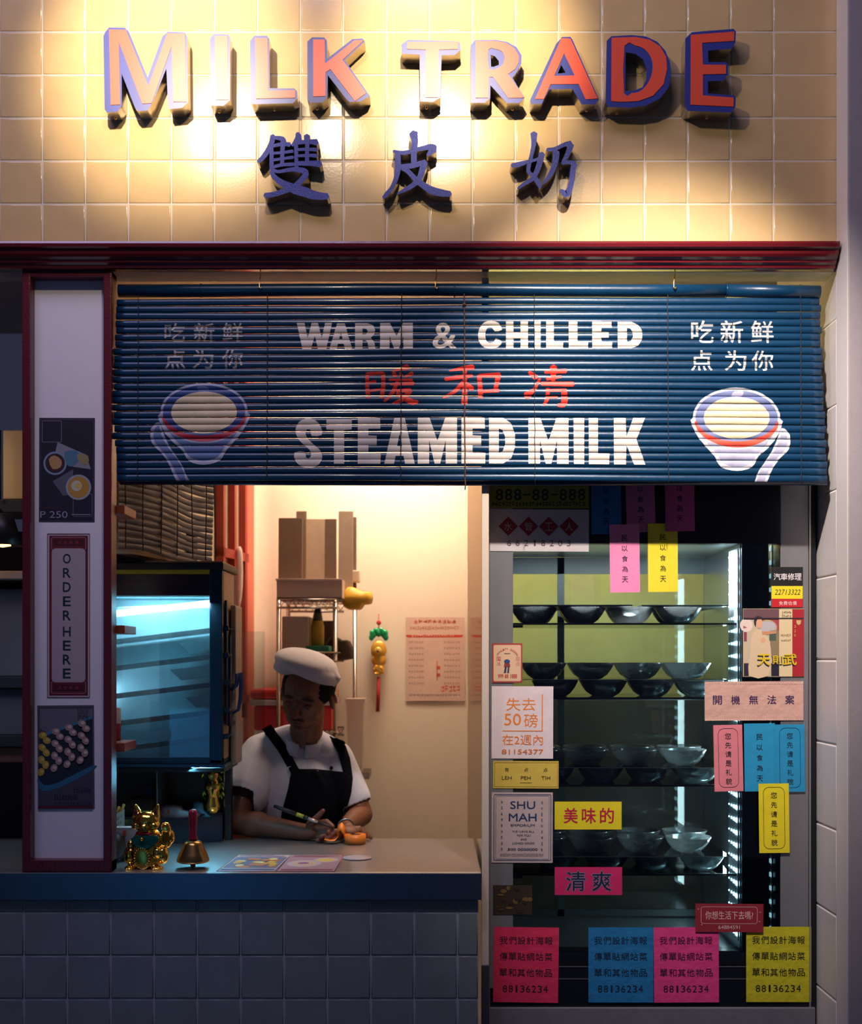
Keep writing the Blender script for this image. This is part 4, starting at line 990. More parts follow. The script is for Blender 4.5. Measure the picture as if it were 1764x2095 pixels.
# ================================================================ GLASS FOOD WARMER
random.seed(11)
YS = .35; XW = X_(455, YS); XWL = -1.02; YSB = .60
zt5, zg1, zg0, zb5 = Z_(1152,YS), Z_(1220,YS), Z_(1550,YS), Z_(1563,YS)
wm = thing('food_warmer', 'lit glass food warmer with sloping shelves standing behind the white pillar', 'warmer', ((XW+XWL)/2, .49, zb5))
M_wf = mat('warmer_dark_frame', (.012,.035,.065), .28, .5)
bm = NB(); box(bm, (XW-.037,YS,zb5), (XW,YS+.03,zt5-.02), .003); box(bm, (XWL,YS+.001,zg0-.015), (XW,YS+.03,zg0), .002); box(bm, (XWL,YS,zb5), (XW,YSB,zb5+.012), .002)
box(bm, (XWL,YS,zb5), (XWL+.03,YS+.03,zt5-.02), .002); box(bm, (XW-.03,YSB-.03,zb5), (XW,YSB,zt5-.02), .003)
child(obj('frame', bm, M_wf), wm)
bm = NB(); box(bm, (XWL-.01,YS-.006,zt5-.018), (XW+.004,YSB+.01,zt5), .003); child(obj('lid', bm, M_blackp), wm)
bm = NB(); box(bm, (XW-.22,YS-.002,zt5+.0005), (XW+.002,YSB,zt5+.006), .002); child(obj('wood_strip', bm, mat('tan_board', (.35,.20,.11), .6)), wm)
bm = NB(); box(bm, (XWL,YS-.002,zt5-.031), (XW-.036,YS+.01,zt5-.0185), .001); child(obj('yellow_strip', bm, mat('yellow_trim', (.75,.60,.02), .4)), wm)
bm = NB(); box(bm, (XWL,YS+.002,zg1+.002), (XW-.037,YS+.012,zt5-.032), .001); child(obj('sign_band', bm, mat('warmer_sign_band', (.030,.012,.022), .2)), wm)
bm = NB(); fn = lambda x, y: Q(x, y, YS+.0012)
for a, b in ((258,300),(355,386)): marks(bm, fn, a, 1184, b, 1189, 6); marks(bm, fn, a, 1193, b+6, 1196, 9)
child(obj('sign_print', bm, flat(H('6a2a48')), recalc=False), wm)
bm = NB(); box(bm, (XWL+.03,YS+.006,zg0), (XW-.036,YS+.009,zg1)); child(obj('front_glass', bm, glassmat('steamy_glass', (.80,.95,1.0), .07, haze=.10, hazecol=(.6,.85,.92))), wm)
M_win = mat('warmer_inner_steel', (.36,.44,.48), .5, .2, noise=.3, nscale=7)
bm = NB(); box(bm, (XWL+.01,YSB-.02,zb5+.012), (XW-.031,YSB-.015,zt5-.02)); child(obj('back_panel', bm, M_win), wm)
bm = NB(); box(bm, (XW-.006,YS+.031,zb5+.012), (XW-.001,YSB-.031,zt5-.02)); child(obj('side_panel', bm, mat('side_panel_tan', (.40,.27,.18), .5, noise=.1)), wm)
bm = NB(); box(bm, (XWL+.01,YS+.02,zg1+.0), (XW-.04,YSB-.02,zg1+.004)); child(obj('inner_ceiling', bm, M_win), wm)
bm = NB(); tube(bm, [(XWL+.04,YS+.07,zg1-.055),(XW-.045,YS+.13,zg1-.012)], .010, 12)
child(obj('light_tube', bm, mat('tube_cold', (.8,.9,1), .5, emit=(.30,.78,1.0), es=5.5)), wm)
wl = lamp('warmer_lamp', 'AREA', (-.78,YS+.045,zg1-.015), (-.76,YS+.14,1.3), 3.8, (.50,.88,1.0), '', shape='RECTANGLE', size=.32, size_y=.12)
w2_ = lamp('warmer_side_lamp', 'AREA', (XWL+.05,YS+.10,1.40), (XW,YS+.10,1.38), .7, (.58,.88,1.0), '', shape='RECTANGLE', size=.40, size_y=.06)
w2_.parent = wm; w2_.location = Vector(w2_.location)-wm.location
w3_ = lamp('warmer_under_lamp', 'AREA', (XW-.05,YS+.02,zb5-.016), (XW+.03,YS-.14,ctop), 5.0, (.16,.66,1.0), '', shape='RECTANGLE', size=.10, size_y=.03)  # unseen cyan lamp added for the glow on counter and sleeve
w3_.parent = wm; w3_.location = Vector(w3_.location)-wm.location
wl.parent = wm; wl.location = Vector(wl.location)-wm.location
ang = -math.atan2(24, 200)
for k, y in enumerate((1300, 1354, 1411, 1467, 1520)):
    z = Z_(y, YS+.03); bm = NB()
    M = Matrix.Translation(((XW+XWL)/2+.06, 0, z)) @ Matrix.Rotation(ang, 4, 'Y')
    box(bm, (-.23,YS+.018,-.0075), (.17,YS+.028,.0075), .002, M=M)
    s5 = child(obj('shelf', bm, M_wf), wm)
    bm = NB(); box(bm, (-.225,YS+.0285,-.002), (.17,YSB-.03,.001), M=M); o = obj('shelf_glass', bm, glassmat('warmer_shelf_glass', (.75,.95,1), .10, haze=.12, hazecol=(.5,.85,.95))); o.parent = s5; o.location = -wm.location-s5.location+wm.location-wm.location if False else Vector((0,0,0))
    if k < 3:
        xa5 = {0:367,1:348,2:380}[k]; bm = NB()
        za = Z_(y+40, YS+.06)+.003; zb_5 = za+.031; a = Q(xa5,0,YS+.06).x; b = XW-.045
        top = [(a,YS+.05,zb_5),(b,YS+.05,zb_5+.012),(b,YS+.22,zb_5+.012),(a,YS+.22,zb_5)]; bot = [(a+.03,YS+.07,za),(b,YS+.07,za+.014),(b,YS+.20,za+.014),(a+.03,YS+.20,za)]
        tv = [bm.verts.new(p) for p in top]; bv = [bm.verts.new(p) for p in bot]
        for i in range(4): bm.faces.new((tv[i], tv[(i+1)%4], bv[(i+1)%4], bv[i]))
        bm.faces.new(bv[::-1]); ty = [bm.verts.new(Vector(p)-Vector((0,0,.002))) for p in top]; bm.faces.new(ty)
        tr = obj('food_tray', bm, mat('pale_blue_tray', (.88,.94,.95), .35)); tag(tr, {0:'pale tray on the upper shelf inside the food warmer',1:'widest pale tray on the middle shelf inside the food warmer',2:'small pale tray on the lower shelf inside the food warmer'}[k], 'tray', 'trays inside the warmer')
# sliding-door gear on the right side
bm = NB(); box(bm, (XW+.001,YS+.035,Z_(1480,YS+.1)), (XW+.007,YS+.06,Z_(1230,YS+.1)), .001); child(obj('door_rail', bm, M_wf), wm)
bm = NB(); box(bm, (XW+.001,YS+.07,Z_(1400,YS+.1)), (XW+.012,YS+.10,Z_(1300,YS+.1)), .002); box(bm, (XW+.002,YS+.07,Z_(1484,YS+.1)), (XW+.010,YS+.09,Z_(1400,YS+.1)), .002)
child(obj('latch_plate', bm, mat('blue_black_latch', (.02,.06,.12), .2, .7)), wm)
bm = NB(); fz = lambda x, y, Y=YS+.095: Q(x, y, Y)
tube(bm, [fz(474,1412), fz(484,1402), fz(486,1380), fz(493,1376), fz(494,1400), fz(492,1430), fz(488,1452), fz(476,1460)], [.005,.006,.007,.007,.007,.006,.005,.004], 10)
child(obj('handle', bm, mat('blue_handle', (.02,.05,.16), .3)), wm)
bm = NB(); box(bm, (XW+.003,YS+.12,Z_(1560,YS+.2)), (XW+.02,YSB-.01,Z_(1240,YS+.2)), .006); child(obj('side_cover', bm, mat('grey_side_cover', (.38,.32,.27), .4, .2)), wm)
bm = NB(); box(bm, (XWL,YS-.008,zb5-.010), (XW+.008,YSB,zb5-.001), .002); child(obj('base_ledge', bm, M_dblue), wm)
# stand under it
st_ = thing('warmer_stand', 'dark metal stand carrying the glass food warmer above the counter', 'stand', ((XW+XWL)/2, .5, ctop))
bm = NB(); zs_ = zb5-.011
for x in (XWL+.01, XW-.03):
    for y in (YS+.22, YSB-.02): box(bm, (x,y,ctop+.0005), (x+.02,y+.02,zs_-.012), .001)
child(obj('leg', bm, M_blackp), st_)
bm = NB(); box(bm, (XWL,YS+.0,zs_-.012), (XW+.005,YSB,zs_-.0002), .001); box(bm, (XWL,YSB-.012,ctop+.0005), (XW-.035,YSB-.006,zs_-.012)); child(obj('top_shelf', bm, M_blackp), st_)
# low dark unit behind the counter things (slightly turned)
lu = thing('low_cabinet', 'low dark steel cabinet on the counter under the food warmer', 'cabinet', (-.76,.56,ctop))
zc_ = 1.035
pa, pb_ = Vector((X_(228,.44),.44,0)), Vector((X_(455,.545),.545,0)); nb = Vector((0,.02,0))
bm = NB(); v = [bm.verts.new((p.x,p.y,z)) for z in (ctop+.0008, zc_) for p in (pa,pb_,pb_+nb,pa+nb*5)]
for f in ((0,1,5,4),(1,2,6,5),(2,3,7,6),(3,0,4,7),(0,3,2,1),(4,5,6,7)): bm.faces.new([v[i] for i in f])
child(obj('cabinet_body', bm, mat('dark_mirror_steel', (.05,.07,.10), .16, .8)), lu)
bm = NB(); v = [bm.verts.new((p.x,p.y-.003+(-.0),z)) for z in (zc_+.0003, zc_+.007) for p in (pa,pb_,pb_+nb,pa+nb*5)]
for f in ((0,1,5,4),(1,2,6,5),(2,3,7,6),(3,0,4,7),(0,3,2,1),(4,5,6,7)): bm.faces.new([v[i] for i in f])
child(obj('cabinet_top', bm, M_black), lu)
# things on it
ZL = zc_+.0075
def lump(name, label, cat, pts, r, m, smooth=3, vox=.004, group=None):
    bm = NB(); capsule(bm, pts[0], r[0], pts[1], r[1])
    for p, q in zip(pts[2:], r[2:]): ell(bm, p, (q, q*.8, q*.7))
    me = remesh(bm, vox, smooth); o = link(name, me, m); return tag(o, label, cat, group)
Yl = .50
def bagmesh(name, label, cat, poly2, Y, th, m, zoff=0, extra=None):
    """soft packet: pixel outline given real thickness, domed front"""
    bm = NB(); P = smoothpoly(poly2, 2); c = (sum(p[0] for p in P)/len(P), sum(p[1] for p in P)/len(P)); rings = []
    for s_, y in ((1,0),(.93,-.25),(.75,-.5)):
        rings.append([bm.verts.new(Q(c[0]+(p[0]-c[0])*s_, c[1]+(p[1]-c[1])*s_, Y)+Vector((0, y*th, 0))) for p in P])
    back = [bm.verts.new(v.co+Vector((0,th*.5,0))) for v in rings[0]]
    for a, b in zip(rings, rings[1:]):
        for i in range(len(P)): bm.faces.new((a[i], a[(i+1)%len(P)], b[(i+1)%len(P)], b[i]))
    for i in range(len(P)): bm.faces.new((rings[0][i], back[i], back[(i+1)%len(P)], rings[0][(i+1)%len(P)]))
    bm.faces.new(rings[-1]); bm.faces.new(back)
    o = obj(name, bm, m, smooth=True)
    tag(o, label, cat); return o
bagmesh('paper_bag','brown paper bag lying on the low cabinet behind the gold cat','bag',[(250,1672),(250,1650),(266,1633),(300,1630),(320,1636),(322,1672)],.52,.05,mat('brown_paper',(.16,.09,.06),.8,noise=.2,bump=.4,bscale=50))
bagmesh('food_box','pink-white food box with orange print on the low cabinet','box',[(331,1671),(331,1648),(368,1650),(372,1658),(398,1661),(406,1671)],.50,.05,mat('pinkish_carton',(.52,.36,.36),.6,noise=.08))
bm = NB(); fn = lambda x, y: Q(x, y, .4715)
poly(bm, [fn(332,1654),fn(335,1654),fn(335,1664),fn(332,1664)]); poly(bm, [fn(342,1657),fn(347,1657),fn(347,1665),fn(342,1665)])
o = obj('orange_print', bm, flat(H('c0401c')), recalc=False); o.parent = bpy.data.objects['food_box']
cup = thing('paper_cup','dark blue and pink paper cup behind the brown bag','cup',Q(305,1640,.55))
bm = NB(); c = Q(305,1640,.55); 
lathe(bm, [(0,0),(.017,0),(.021,.05),(.019,.05),(.016,.002),(0,.002)], (c.x,.55,1.040), 20); child(obj('cup_body', bm, mat('pink_cup',(.40,.20,.26),.5)), cup)
bm = NB(); lathe(bm, [(0,.05),(.0225,.05),(.0225,.054),(.016,.062),(.014,.085),(0,.085)], (c.x,.55,1.040), 20); child(obj('cup_top', bm, mat('blue_cup_lid',(.08,.12,.2),.2)), cup)
bagmesh('napkin','light blue napkin folded on the low cabinet right of the box','napkin',[(398,1671),(396,1642),(415,1642),(417,1658),(430,1668),(428,1672)],.535,.02,mat('blue_napkin',(.15,.45,.60),.7))
# small gold ornament at the right end of the cabinet
go = thing('gold_ornament','small blurred gold and green ornament at the right end of the low cabinet','ornament',Q(440,1672,.56))
bm = NB(); c = Q(437,1672,.56)
lathe(bm, [(0,0),(.020,0),(.024,.02),(.017,.045),(.021,.06),(.026,.078),(.020,.092),(.013,.10),(.019,.112),(.012,.128),(0,.13)], (c.x,.548,ZL), 20)
child(obj('ornament_body', bm, M_gold, smooth=True), go)
bm = NB()
for i in range(26):
    a = random.uniform(0, 6.28); z = random.uniform(.03, .12); r = .025; p = Vector((c.x+r*math.cos(a), .548+r*math.sin(a), ZL+z))
    tube(bm, [p, p+Vector((math.cos(a)*.006, math.sin(a)*.006, .01)), p+Vector((math.cos(a)*.010, math.sin(a)*.010, -.006))], [.003,.004,.001], 6)
child(obj('leaf', bm, mat('green_gold_leaf', (.30,.45,.06), .2, .9)), go)
# glass divider
gd = boxo('glass_divider', (X_(321,.46),.455,zc_+.0085), (X_(323,.46),.60,zs_-.014), glassmat('divider_glass', (.8,.95,1), .2, haze=.2, hazecol=(.5,.6,.7)), bev=0); tag(gd, 'thin upright glass divider under the food warmer', 'divider')
# pencils box, sphere, paper cup at the far left
bx = thing('pencil_box','small printed card box with pencils beside the pillar','box',Q(240,1700,.22))
bm = NB(); fnb = lambda x, y, Y: Q(x, y, Y)
for (a, Ya), (b, Yb) in (((226,.20),(255,.25)),):
    q = [Q(a,1672,Ya), Q(b,1655,Yb), Q(b,1690,Yb), Q(a,1712,Ya)]; k = Vector((-.02,.05,0))
    v = [bm.verts.new(p) for p in q]+[bm.verts.new(p+k) for p in q]
    for f in ((0,1,2,3),(4,5,6,7),(0,3,7,4),(1,2,6,5),(3,2,6,7)): bm.faces.new([v[i] for i in f])
child(obj('box_body', bm, mat('printed_card', (.35,.25,.2), .6)), bx)
bm = NB(); 
def fb(x, y): t = (x-226)/29; return Q(x, y-17*t+(0), .20+.05*t)+Vector((0,-.0012,0))
marks(bm, fb, 230, 1680, 250, 1686, 5); marks(bm, fb, 233, 1692, 249, 1697, 4); child(obj('box_print', bm, flat(H('5a1a18')), recalc=False), bx)
for k, (a, b) in enumerate((((236,1678),(244,1650)),((244,1672),(254,1645)))):
    bm = NB(); tube(bm, [Q(a[0],a[1],.26), Q(b[0],b[1],.27)], .004, 6); child(obj('pencil', bm, mat('yellow_pencil', (.6,.35,.05), .5)), bx)
bm = NB(); c = Q(230,1735,.17); ell(bm, (c.x,.17,ctop+.041), (.036,.036,.040)); o = obj('black_ball', bm, M_blackp, smooth=True); tag(o, 'rounded black object on the counter between pillar and gold cat', 'object')
cp = thing('white_holder','white paper holder with orange corner behind the gold cat','holder',(X_(262,.2),.2,ctop))
bm = NB(); v = []
for z, w_, cx_ in ((ctop+.0005,.020,0),(ctop+.05,.016,0),(ctop+.085,.030,0),(ctop+.09,.034,0)): v.append([bm.verts.new((X_(263,.2)+sx*w_, .2+sy*w_*.5, z)) for sx, sy in ((-1,-1),(1,-1),(1,1),(-1,1))])
for a, b in zip(v, v[1:]):
    for i in range(4): bm.faces.new((a[i], a[(i+1)%4], b[(i+1)%4], b[i]))
bm.faces.new(v[-1]); bm.faces.new(v[0]); child(obj('holder_body', bm, mat('white_card', (.62,.55,.55), .6)), cp)
bm = NB(); poly(bm, [Q(251,1700,.181),Q(258,1698,.181),Q(256,1712,.181),Q(251,1706,.181)]); child(obj('orange_corner', bm, flat(H('c0401c'))), cp)

# red rack behind the pillar with a tin
rk = thing('red_rack','narrow dark red shelf rack fixed behind the white pillar','rack',(X_(236,.1),.12,1.2))
for y0_, y1_, c_ in ((1037,1055,'t'),(1280,1297,'m'),(1518,1536,'b')):
    bm = NB(); box(bm, (-.95,.062,Z_(y1_,.1)), (X_(266,.12),.19,Z_(y0_,.1)), .002); child(obj('shelf_board', bm, mat('red_brown_board', (.30,.06,.03), .4)), rk)
bm = NB(); box(bm, (-.955,.10,1.0), (-.94,.13,2.3)); child(obj('upright', bm, mat('red_brown_board', (.30,.06,.03), .4)), rk)
tn = thing('tin_can','small red and white tin on the lowest rack shelf','tin',(X_(240,.12),.12,Z_(1517,.1)))
bm = NB(); zt0 = Z_(1517,.1); cxx = X_(236,.12)
lathe(bm, [(0,0),(.0145,0),(.0145,.046)], (cxx,.12,zt0+.0008), 20); child(obj('red_band', bm, mat('tin_red', (.35,.03,.04), .3)), tn)
bm = NB(); lathe(bm, [(.0144,.046),(.0144,.086),(.0135,.088),(0,.088)], (cxx,.12,zt0+.0008), 20); child(obj('white_band', bm, mat('tin_white', (.5,.42,.38), .4)), tn)

# ================================================================ ON THE COUNTER
# gold waving cat
cat = thing('lucky_cat','shiny gold waving cat figurine with green bib on the counter','figurine',(X_(305,.085),.085,ctop))
YCt = .085; kx = (YCt-CY)/F
def CP(px, py, dy=0): p = Q(px, py, YCt); return Vector((p.x, YCt+dy, p.z))
bm = NB()
ell(bm, CP(304,1744), (.046,.034,.044)); ell(bm, CP(303,1718), (.038,.030,.034)); ell(bm, CP(300,1760,-.004), (.044,.036,.020))
ell(bm, CP(300,1680), (.0365,.030,.029)); ell(bm, CP(282,1688,-.018), (.013,.010,.010)); ell(bm, CP(317,1688,-.018), (.013,.010,.010)); ell(bm, CP(299,1690,-.026), (.012,.009,.009))
for (x, y), (x2, y2) in (((282,1668),(278,1648)),((317,1667),(323,1648))): capsule(bm, CP(x,y), .0155, CP(x2,y2), .0045)
capsule(bm, CP(340,1725), .014, CP(343,1695,-.01), .012); ell(bm, CP(341,1690,-.012), (.012,.012,.013)); ell(bm, CP(350,1712), (.010,.012,.018))
ell(bm, CP(268,1748,-.015), (.015,.016,.026)); ell(bm, CP(335,1748,-.015), (.017,.017,.024))
ell(bm, CP(272,1773,-.030), (.015,.018,.009)); ell(bm, CP(326,1773,-.030), (.017,.018,.009)); ell(bm, CP(326,1742,-.026), (.012,.010,.014)); ell(bm, CP(272,1728,-.02), (.011,.012,.016))
for x in (267,272,277,321,326,331): capsule(bm, CP(x,1773,-.046), .0032, CP(x,1770,-.034), .003)
for x in (337,341,345): capsule(bm, CP(x,1697,-.022), .0022, CP(x,1691,-.022), .002)
bmesh.ops.delete(bm, geom=[], context='VERTS') if False else None
me = remesh(bm, .0016, 3); 
for v in me.vertices: v.co.z = max(v.co.z, ctop+.0006)
child(link('cat_body', me, mat('cat_gold', (1.0,.62,.10), .10, 1, bump=.10, bscale=90), smooth=True), cat)
bm = NB(); ell(bm, CP(297,1751,-.037), (.024,.004,.030), (0,-12,0)); child(obj('coin', bm, mat('coin_gold', (.55,.34,.06), .22, 1), smooth=True), cat)
co_ = bpy.data.objects['coin']
bm = NB()
for i in range(22):
    a = 2*math.pi*i/22; c = CP(297,1751,-.0405); p = c+Vector((.022*math.cos(a), 0, .028*math.sin(a))); q = c+Vector((.017*math.cos(a), -.002, .022*math.sin(a))); tube(bm, [p, q], .0013, 5)
child(obj('coin_rim', bm, M_gold), cat)
bm = NB(); lathe(bm, [(.0265,-.004),(.0295,0),(.0265,.004)], tuple(CP(301,1704)), 24, closed=True); child(obj('collar', bm, mat('cat_red', (.35,.01,.04), .2, .3), smooth=True), cat)
bm = NB(); pts = smoothpoly([(280,1708),(326,1706),(328,1718),(308,1732),(290,1730),(276,1718)], 2)
front = [bm.verts.new(CP(x, y, -.037-.006*(1-abs(x-302)/30))) for x, y in pts]; back = [bm.verts.new(v.co+Vector((0,.012,0))) for v in front]
bm.faces.new(front); bm.faces.new(back)
for i in range(len(front)): bm.faces.new((front[i], front[(i+1)%len(front)], back[(i+1)%len(front)], back[i]))
child(obj('bib', bm, mat('cat_green', (.01,.16,.12), .2, .4)), cat)
for x, ex in ((280,-1),(319,1)):
    bm = NB(); poly(bm, [CP(x-4.5,1666,-.0145), CP(x+5,1665,-.0145), CP(x+ex*1.5,1651,-.0085)]); child(obj('inner_ear', bm, mat('ear_dark_red', (.06,.005,.012), .3)), cat)
bm = NB()
for x in (287,313): tube(bm, [CP(x-6,1681,-.029), CP(x,1678,-.0315), CP(x+6,1681,-.029)], .0011, 6)
for s_ in (-1,1): tube(bm, [CP(299,1692,-.0355), CP(299+s_*4,1695,-.035), CP(299+s_*8,1692,-.034)], .0009, 6)
child(obj('face_line', bm, mat('cat_face_line', (.02,.01,.01), .4)), cat)
bm = NB(); ell(bm, CP(298,1712,-.045), (.005,.005,.005)); child(obj('bell', bm, M_gold, smooth=True), cat)
# hand bell
hb = thing('hand_bell','brass hand bell with crimson handle standing between cat and menus','bell',(X_(395,.07),.07,ctop))
kb = (.07-CY)/F; cx = X_(395,.07); zb0 = ctop
bm = NB(); r = lambda px: px*kb
lathe(bm, [(r(29),r(12)),(r(33),r(14)),(r(33),r(18)),(r(29),r(29)),(r(24),r(38)),(r(20.5),r(48)),(r(17),r(54)),(r(8),r(57)),(0,r(57)),(0,r(54)),(r(15),r(51)),(r(18),r(46)),(r(27),r(22))], (cx,.07,zb0), 48)
child(obj('bell_cup', bm, mat('aged_brass', (.45,.27,.09), .28, 1, noise=.25, nscale=12), smooth=True), hb)
bm = NB(); lathe(bm, [(0,r(57)),(r(9.5),r(57)),(r(9.5),r(61)),(r(7.2),r(66)),(r(7.5),r(85)),(r(9),r(100)),(r(9),r(113)),(r(6.5),r(119)),(0,r(120))], (cx,.07,zb0), 24)
child(obj('handle', bm, mat('crimson_wood', (.28,.008,.03), .3), smooth=True), hb)
bm = NB(); tube(bm, [(cx,.07,zb0+r(50)),(cx,.07,zb0+r(8))], .0015, 6); bmesh.ops.create_uvsphere(bm, u_segments=14, v_segments=10, radius=r(5.5), matrix=Matrix.Translation((cx,.07,zb0+r(5.6))))
child(obj('clapper', bm, mat('dark_brass', (.2,.12,.05), .35, 1)), hb)
# menus on the counter: laid flat
def flatsheet(name, label, cat, x0, x1, y0, y1, col, fnitems, group=None, skew=0):
    bm = NB(); box(bm, (x0,y0,ctop+.0004), (x1,y1,ctop+.0010))
    for v in bm.verts: v.co.x += skew*(v.co.y-y0)
    o = obj(name, bm, mat('laminate_'+name+'%d' % int(abs(x0)*1000), lin(col), .25, coat=.5)); tag(o, label, cat, group)
    b2_ = NB(); mats = []
    k = 0
    for cc, pts in fnitems:
        m_ = flat(cc)
        if m_ not in mats: mats.append(m_)
        k += 1; f = lambda u, v, k=k: Vector((x0+u*(x1-x0)+skew*(v*(y1-y0)), y0+v*(y1-y0), ctop+.0012+k*.00005))
        fill2d(b2_, f, [pts], mats.index(m_))
    for f in b2_.faces:
        if f.normal.z < 0: f.normal_flip()
    if k: o2 = obj('menu_print', b2_, mats, o, recalc=False)
    return o
def rc(a, b, c, d): return [(a,b),(c,b),(c,d),(a,d)]
its = [(H('c9b6b2'),rc(.02,.02,.98,.98)),(H('3a4a80'),rc(.04,.05,.96,.14)),(H('6a6480'),rc(.04,.18,.96,.84))]
for k in range(26): its.append((H(random.choice(['e0b84a','d89a3c','e8d08a','c87a3a'])), smoothpoly(ellpts(random.uniform(.12,.88), random.uniform(.25,.78), .075, .06, 7), 2)))
its += [(H('7a4a6a'),rc(.08,.87,.9,.90)),(H('7a4a6a'),rc(.08,.92,.7,.94))]
flatsheet('menu_card','laminated menu card with yellow snack photos lying on the counter','menu',-.552,-.400,.012,.285,H('b0848a'),its,skew=.05)
its = [(H('b08890'),rc(.02,.02,.98,.98)),(H('7a2a4a'),rc(.06,.05,.94,.13)),(H('c9b0b8'),ellpts(.38,.45,.30,.20)),(H('d8b890'),ellpts(.38,.45,.22,.14)),(H('a0508a'),ellpts(.36,.47,.10,.06)),(H('c9b0b8'),ellpts(.72,.66,.22,.14)),(H('e0c060'),ellpts(.72,.66,.16,.10)),(H('8a3050'),rc(.1,.84,.7,.87)),(H('8a3050'),rc(.1,.90,.9,.93))]
flatsheet('menu_card','laminated pink menu card with bowls lying on the counter beside the coaster','menu',-.398,-.246,.010,.285,H('9a6878'),its,skew=.02)
bm = NB(); lathe(bm, [(0,0),(.039,0),(.0395,.002),(.039,.003),(0,.003)], (X_(731,.225),.225,ctop+.0004), 40); o = obj('coaster', bm, mat('pale_coaster', (.62,.50,.50), .4), smooth=False); tag(o, 'pale round coaster lying beside the menu cards', 'coaster')
# orange tape roll and the loose end
YT = .50; tc_ = Q(727,1712,YT)
tp = thing('tape_roll','roll of bright orange tape on the counter beside the hands','tape',(tc_.x,YT,ctop))
bm = NB(); lathe(bm, [(.0175,0),(.0315,0),(.0315,.028),(.0175,.028)], (tc_.x,YT,ctop+.0006), 40, closed=True)
M_or = mat('orange_tape', (.95,.26,.02), .35)
child(obj('tape_body', bm, M_or), tp)
bm = NB(); lathe(bm, [(.0165,.001),(.0174,.001),(.0174,.027),(.0165,.027)], (tc_.x,YT,ctop+.0006), 32, closed=True); child(obj('core', bm, mat('dark_core', (.02,.015,.015), .6)), tp)
bm = NB(); P0 = [(706,1708),(704,1698),(698,1690),(691,1696),(694,1710),(686,1718),(676,1719),(664,1716)]
pv = None
for k, (x, y) in enumerate(P0):
    p = Q(x, y, YT-.001*k); wv_ = Vector((.002, .006, .011 if k < 4 else .003)); w2 = Vector((0,.012,.002)) if k >= 5 else wv_
    a, b = bm.verts.new(p-w2), bm.verts.new(p+w2)
    a.co.z = max(a.co.z, ctop+.001); b.co.z = max(b.co.z, ctop+.002)
    if pv: bm.faces.new((pv[0], a, b, pv[1]))
    pv = (a, b)
o = obj('loose_tape', bm, M_or, smooth=True, recalc=False); md = o.modifiers.new('t', 'SOLIDIFY'); md.thickness = .0006; child(o, tp)

# ================================================================ BACK ROOM
# wire shelving unit
wr = thing('wire_shelf','chrome wire shelving unit against the back wall behind the person','shelving',(-.42,1.2,0))
M_ch = mat('chrome_wire', (.42,.36,.32), .25, 1)
for px, Y in ((570,1.02),(686,1.02),(590,1.34),(726,1.34)):
    bm = NB(); x = X_(px,Y); tube(bm, [(x,Y,0.001),(x,Y,Z_(1225,Y))], .0075, 10); child(obj('pole', bm, M_ch), wr)
for zz_ in (Z_(1243,1.0), Z_(1352,1.0), Z_(1516,1.0), .55):
    bm = NB(); xa_, xb_2 = X_(568,1.02), X_(690,1.02)
    for y in (1.01, 1.35):
        tube(bm, [(xa_,y,zz_),(xb_2,y,zz_)], .004, 6); tube(bm, [(xa_,y,zz_+.028),(xb_2,y,zz_+.028)], .003, 6)
        n = 16
        tube(bm, [(xa_+(xb_2-xa_)*i/n, y, zz_+(.003 if i%2 else .026)) for i in range(n+1)], .0022, 5)
    for i in range(14): x = xa_+(xb_2-xa_)*i/13; tube(bm, [(x,1.01,zz_+.028),(x,1.35,zz_+.028)], .002, 5)
    child(obj('wire_deck', bm, M_ch), wr)
def Bx(name, label, cat, px0, py0, px1, py1, Y, dep, m, group=None, bev=.004, rot=0):
    a, b = Q(px0,py0,Y), Q(px1,py1,Y); cx, cz = (a.x+b.x)/2, min(a.z,b.z)
    bm = NB(); box(bm, (a.x-cx,0,0), (b.x-cx,dep,abs(a.z-b.z)), bev)
    o = obj(name, bm, m, None, (cx,Y,cz), (0,rot,0)); return tag(o, label, cat, group)
zd = Z_(1243,1.0)+.0315
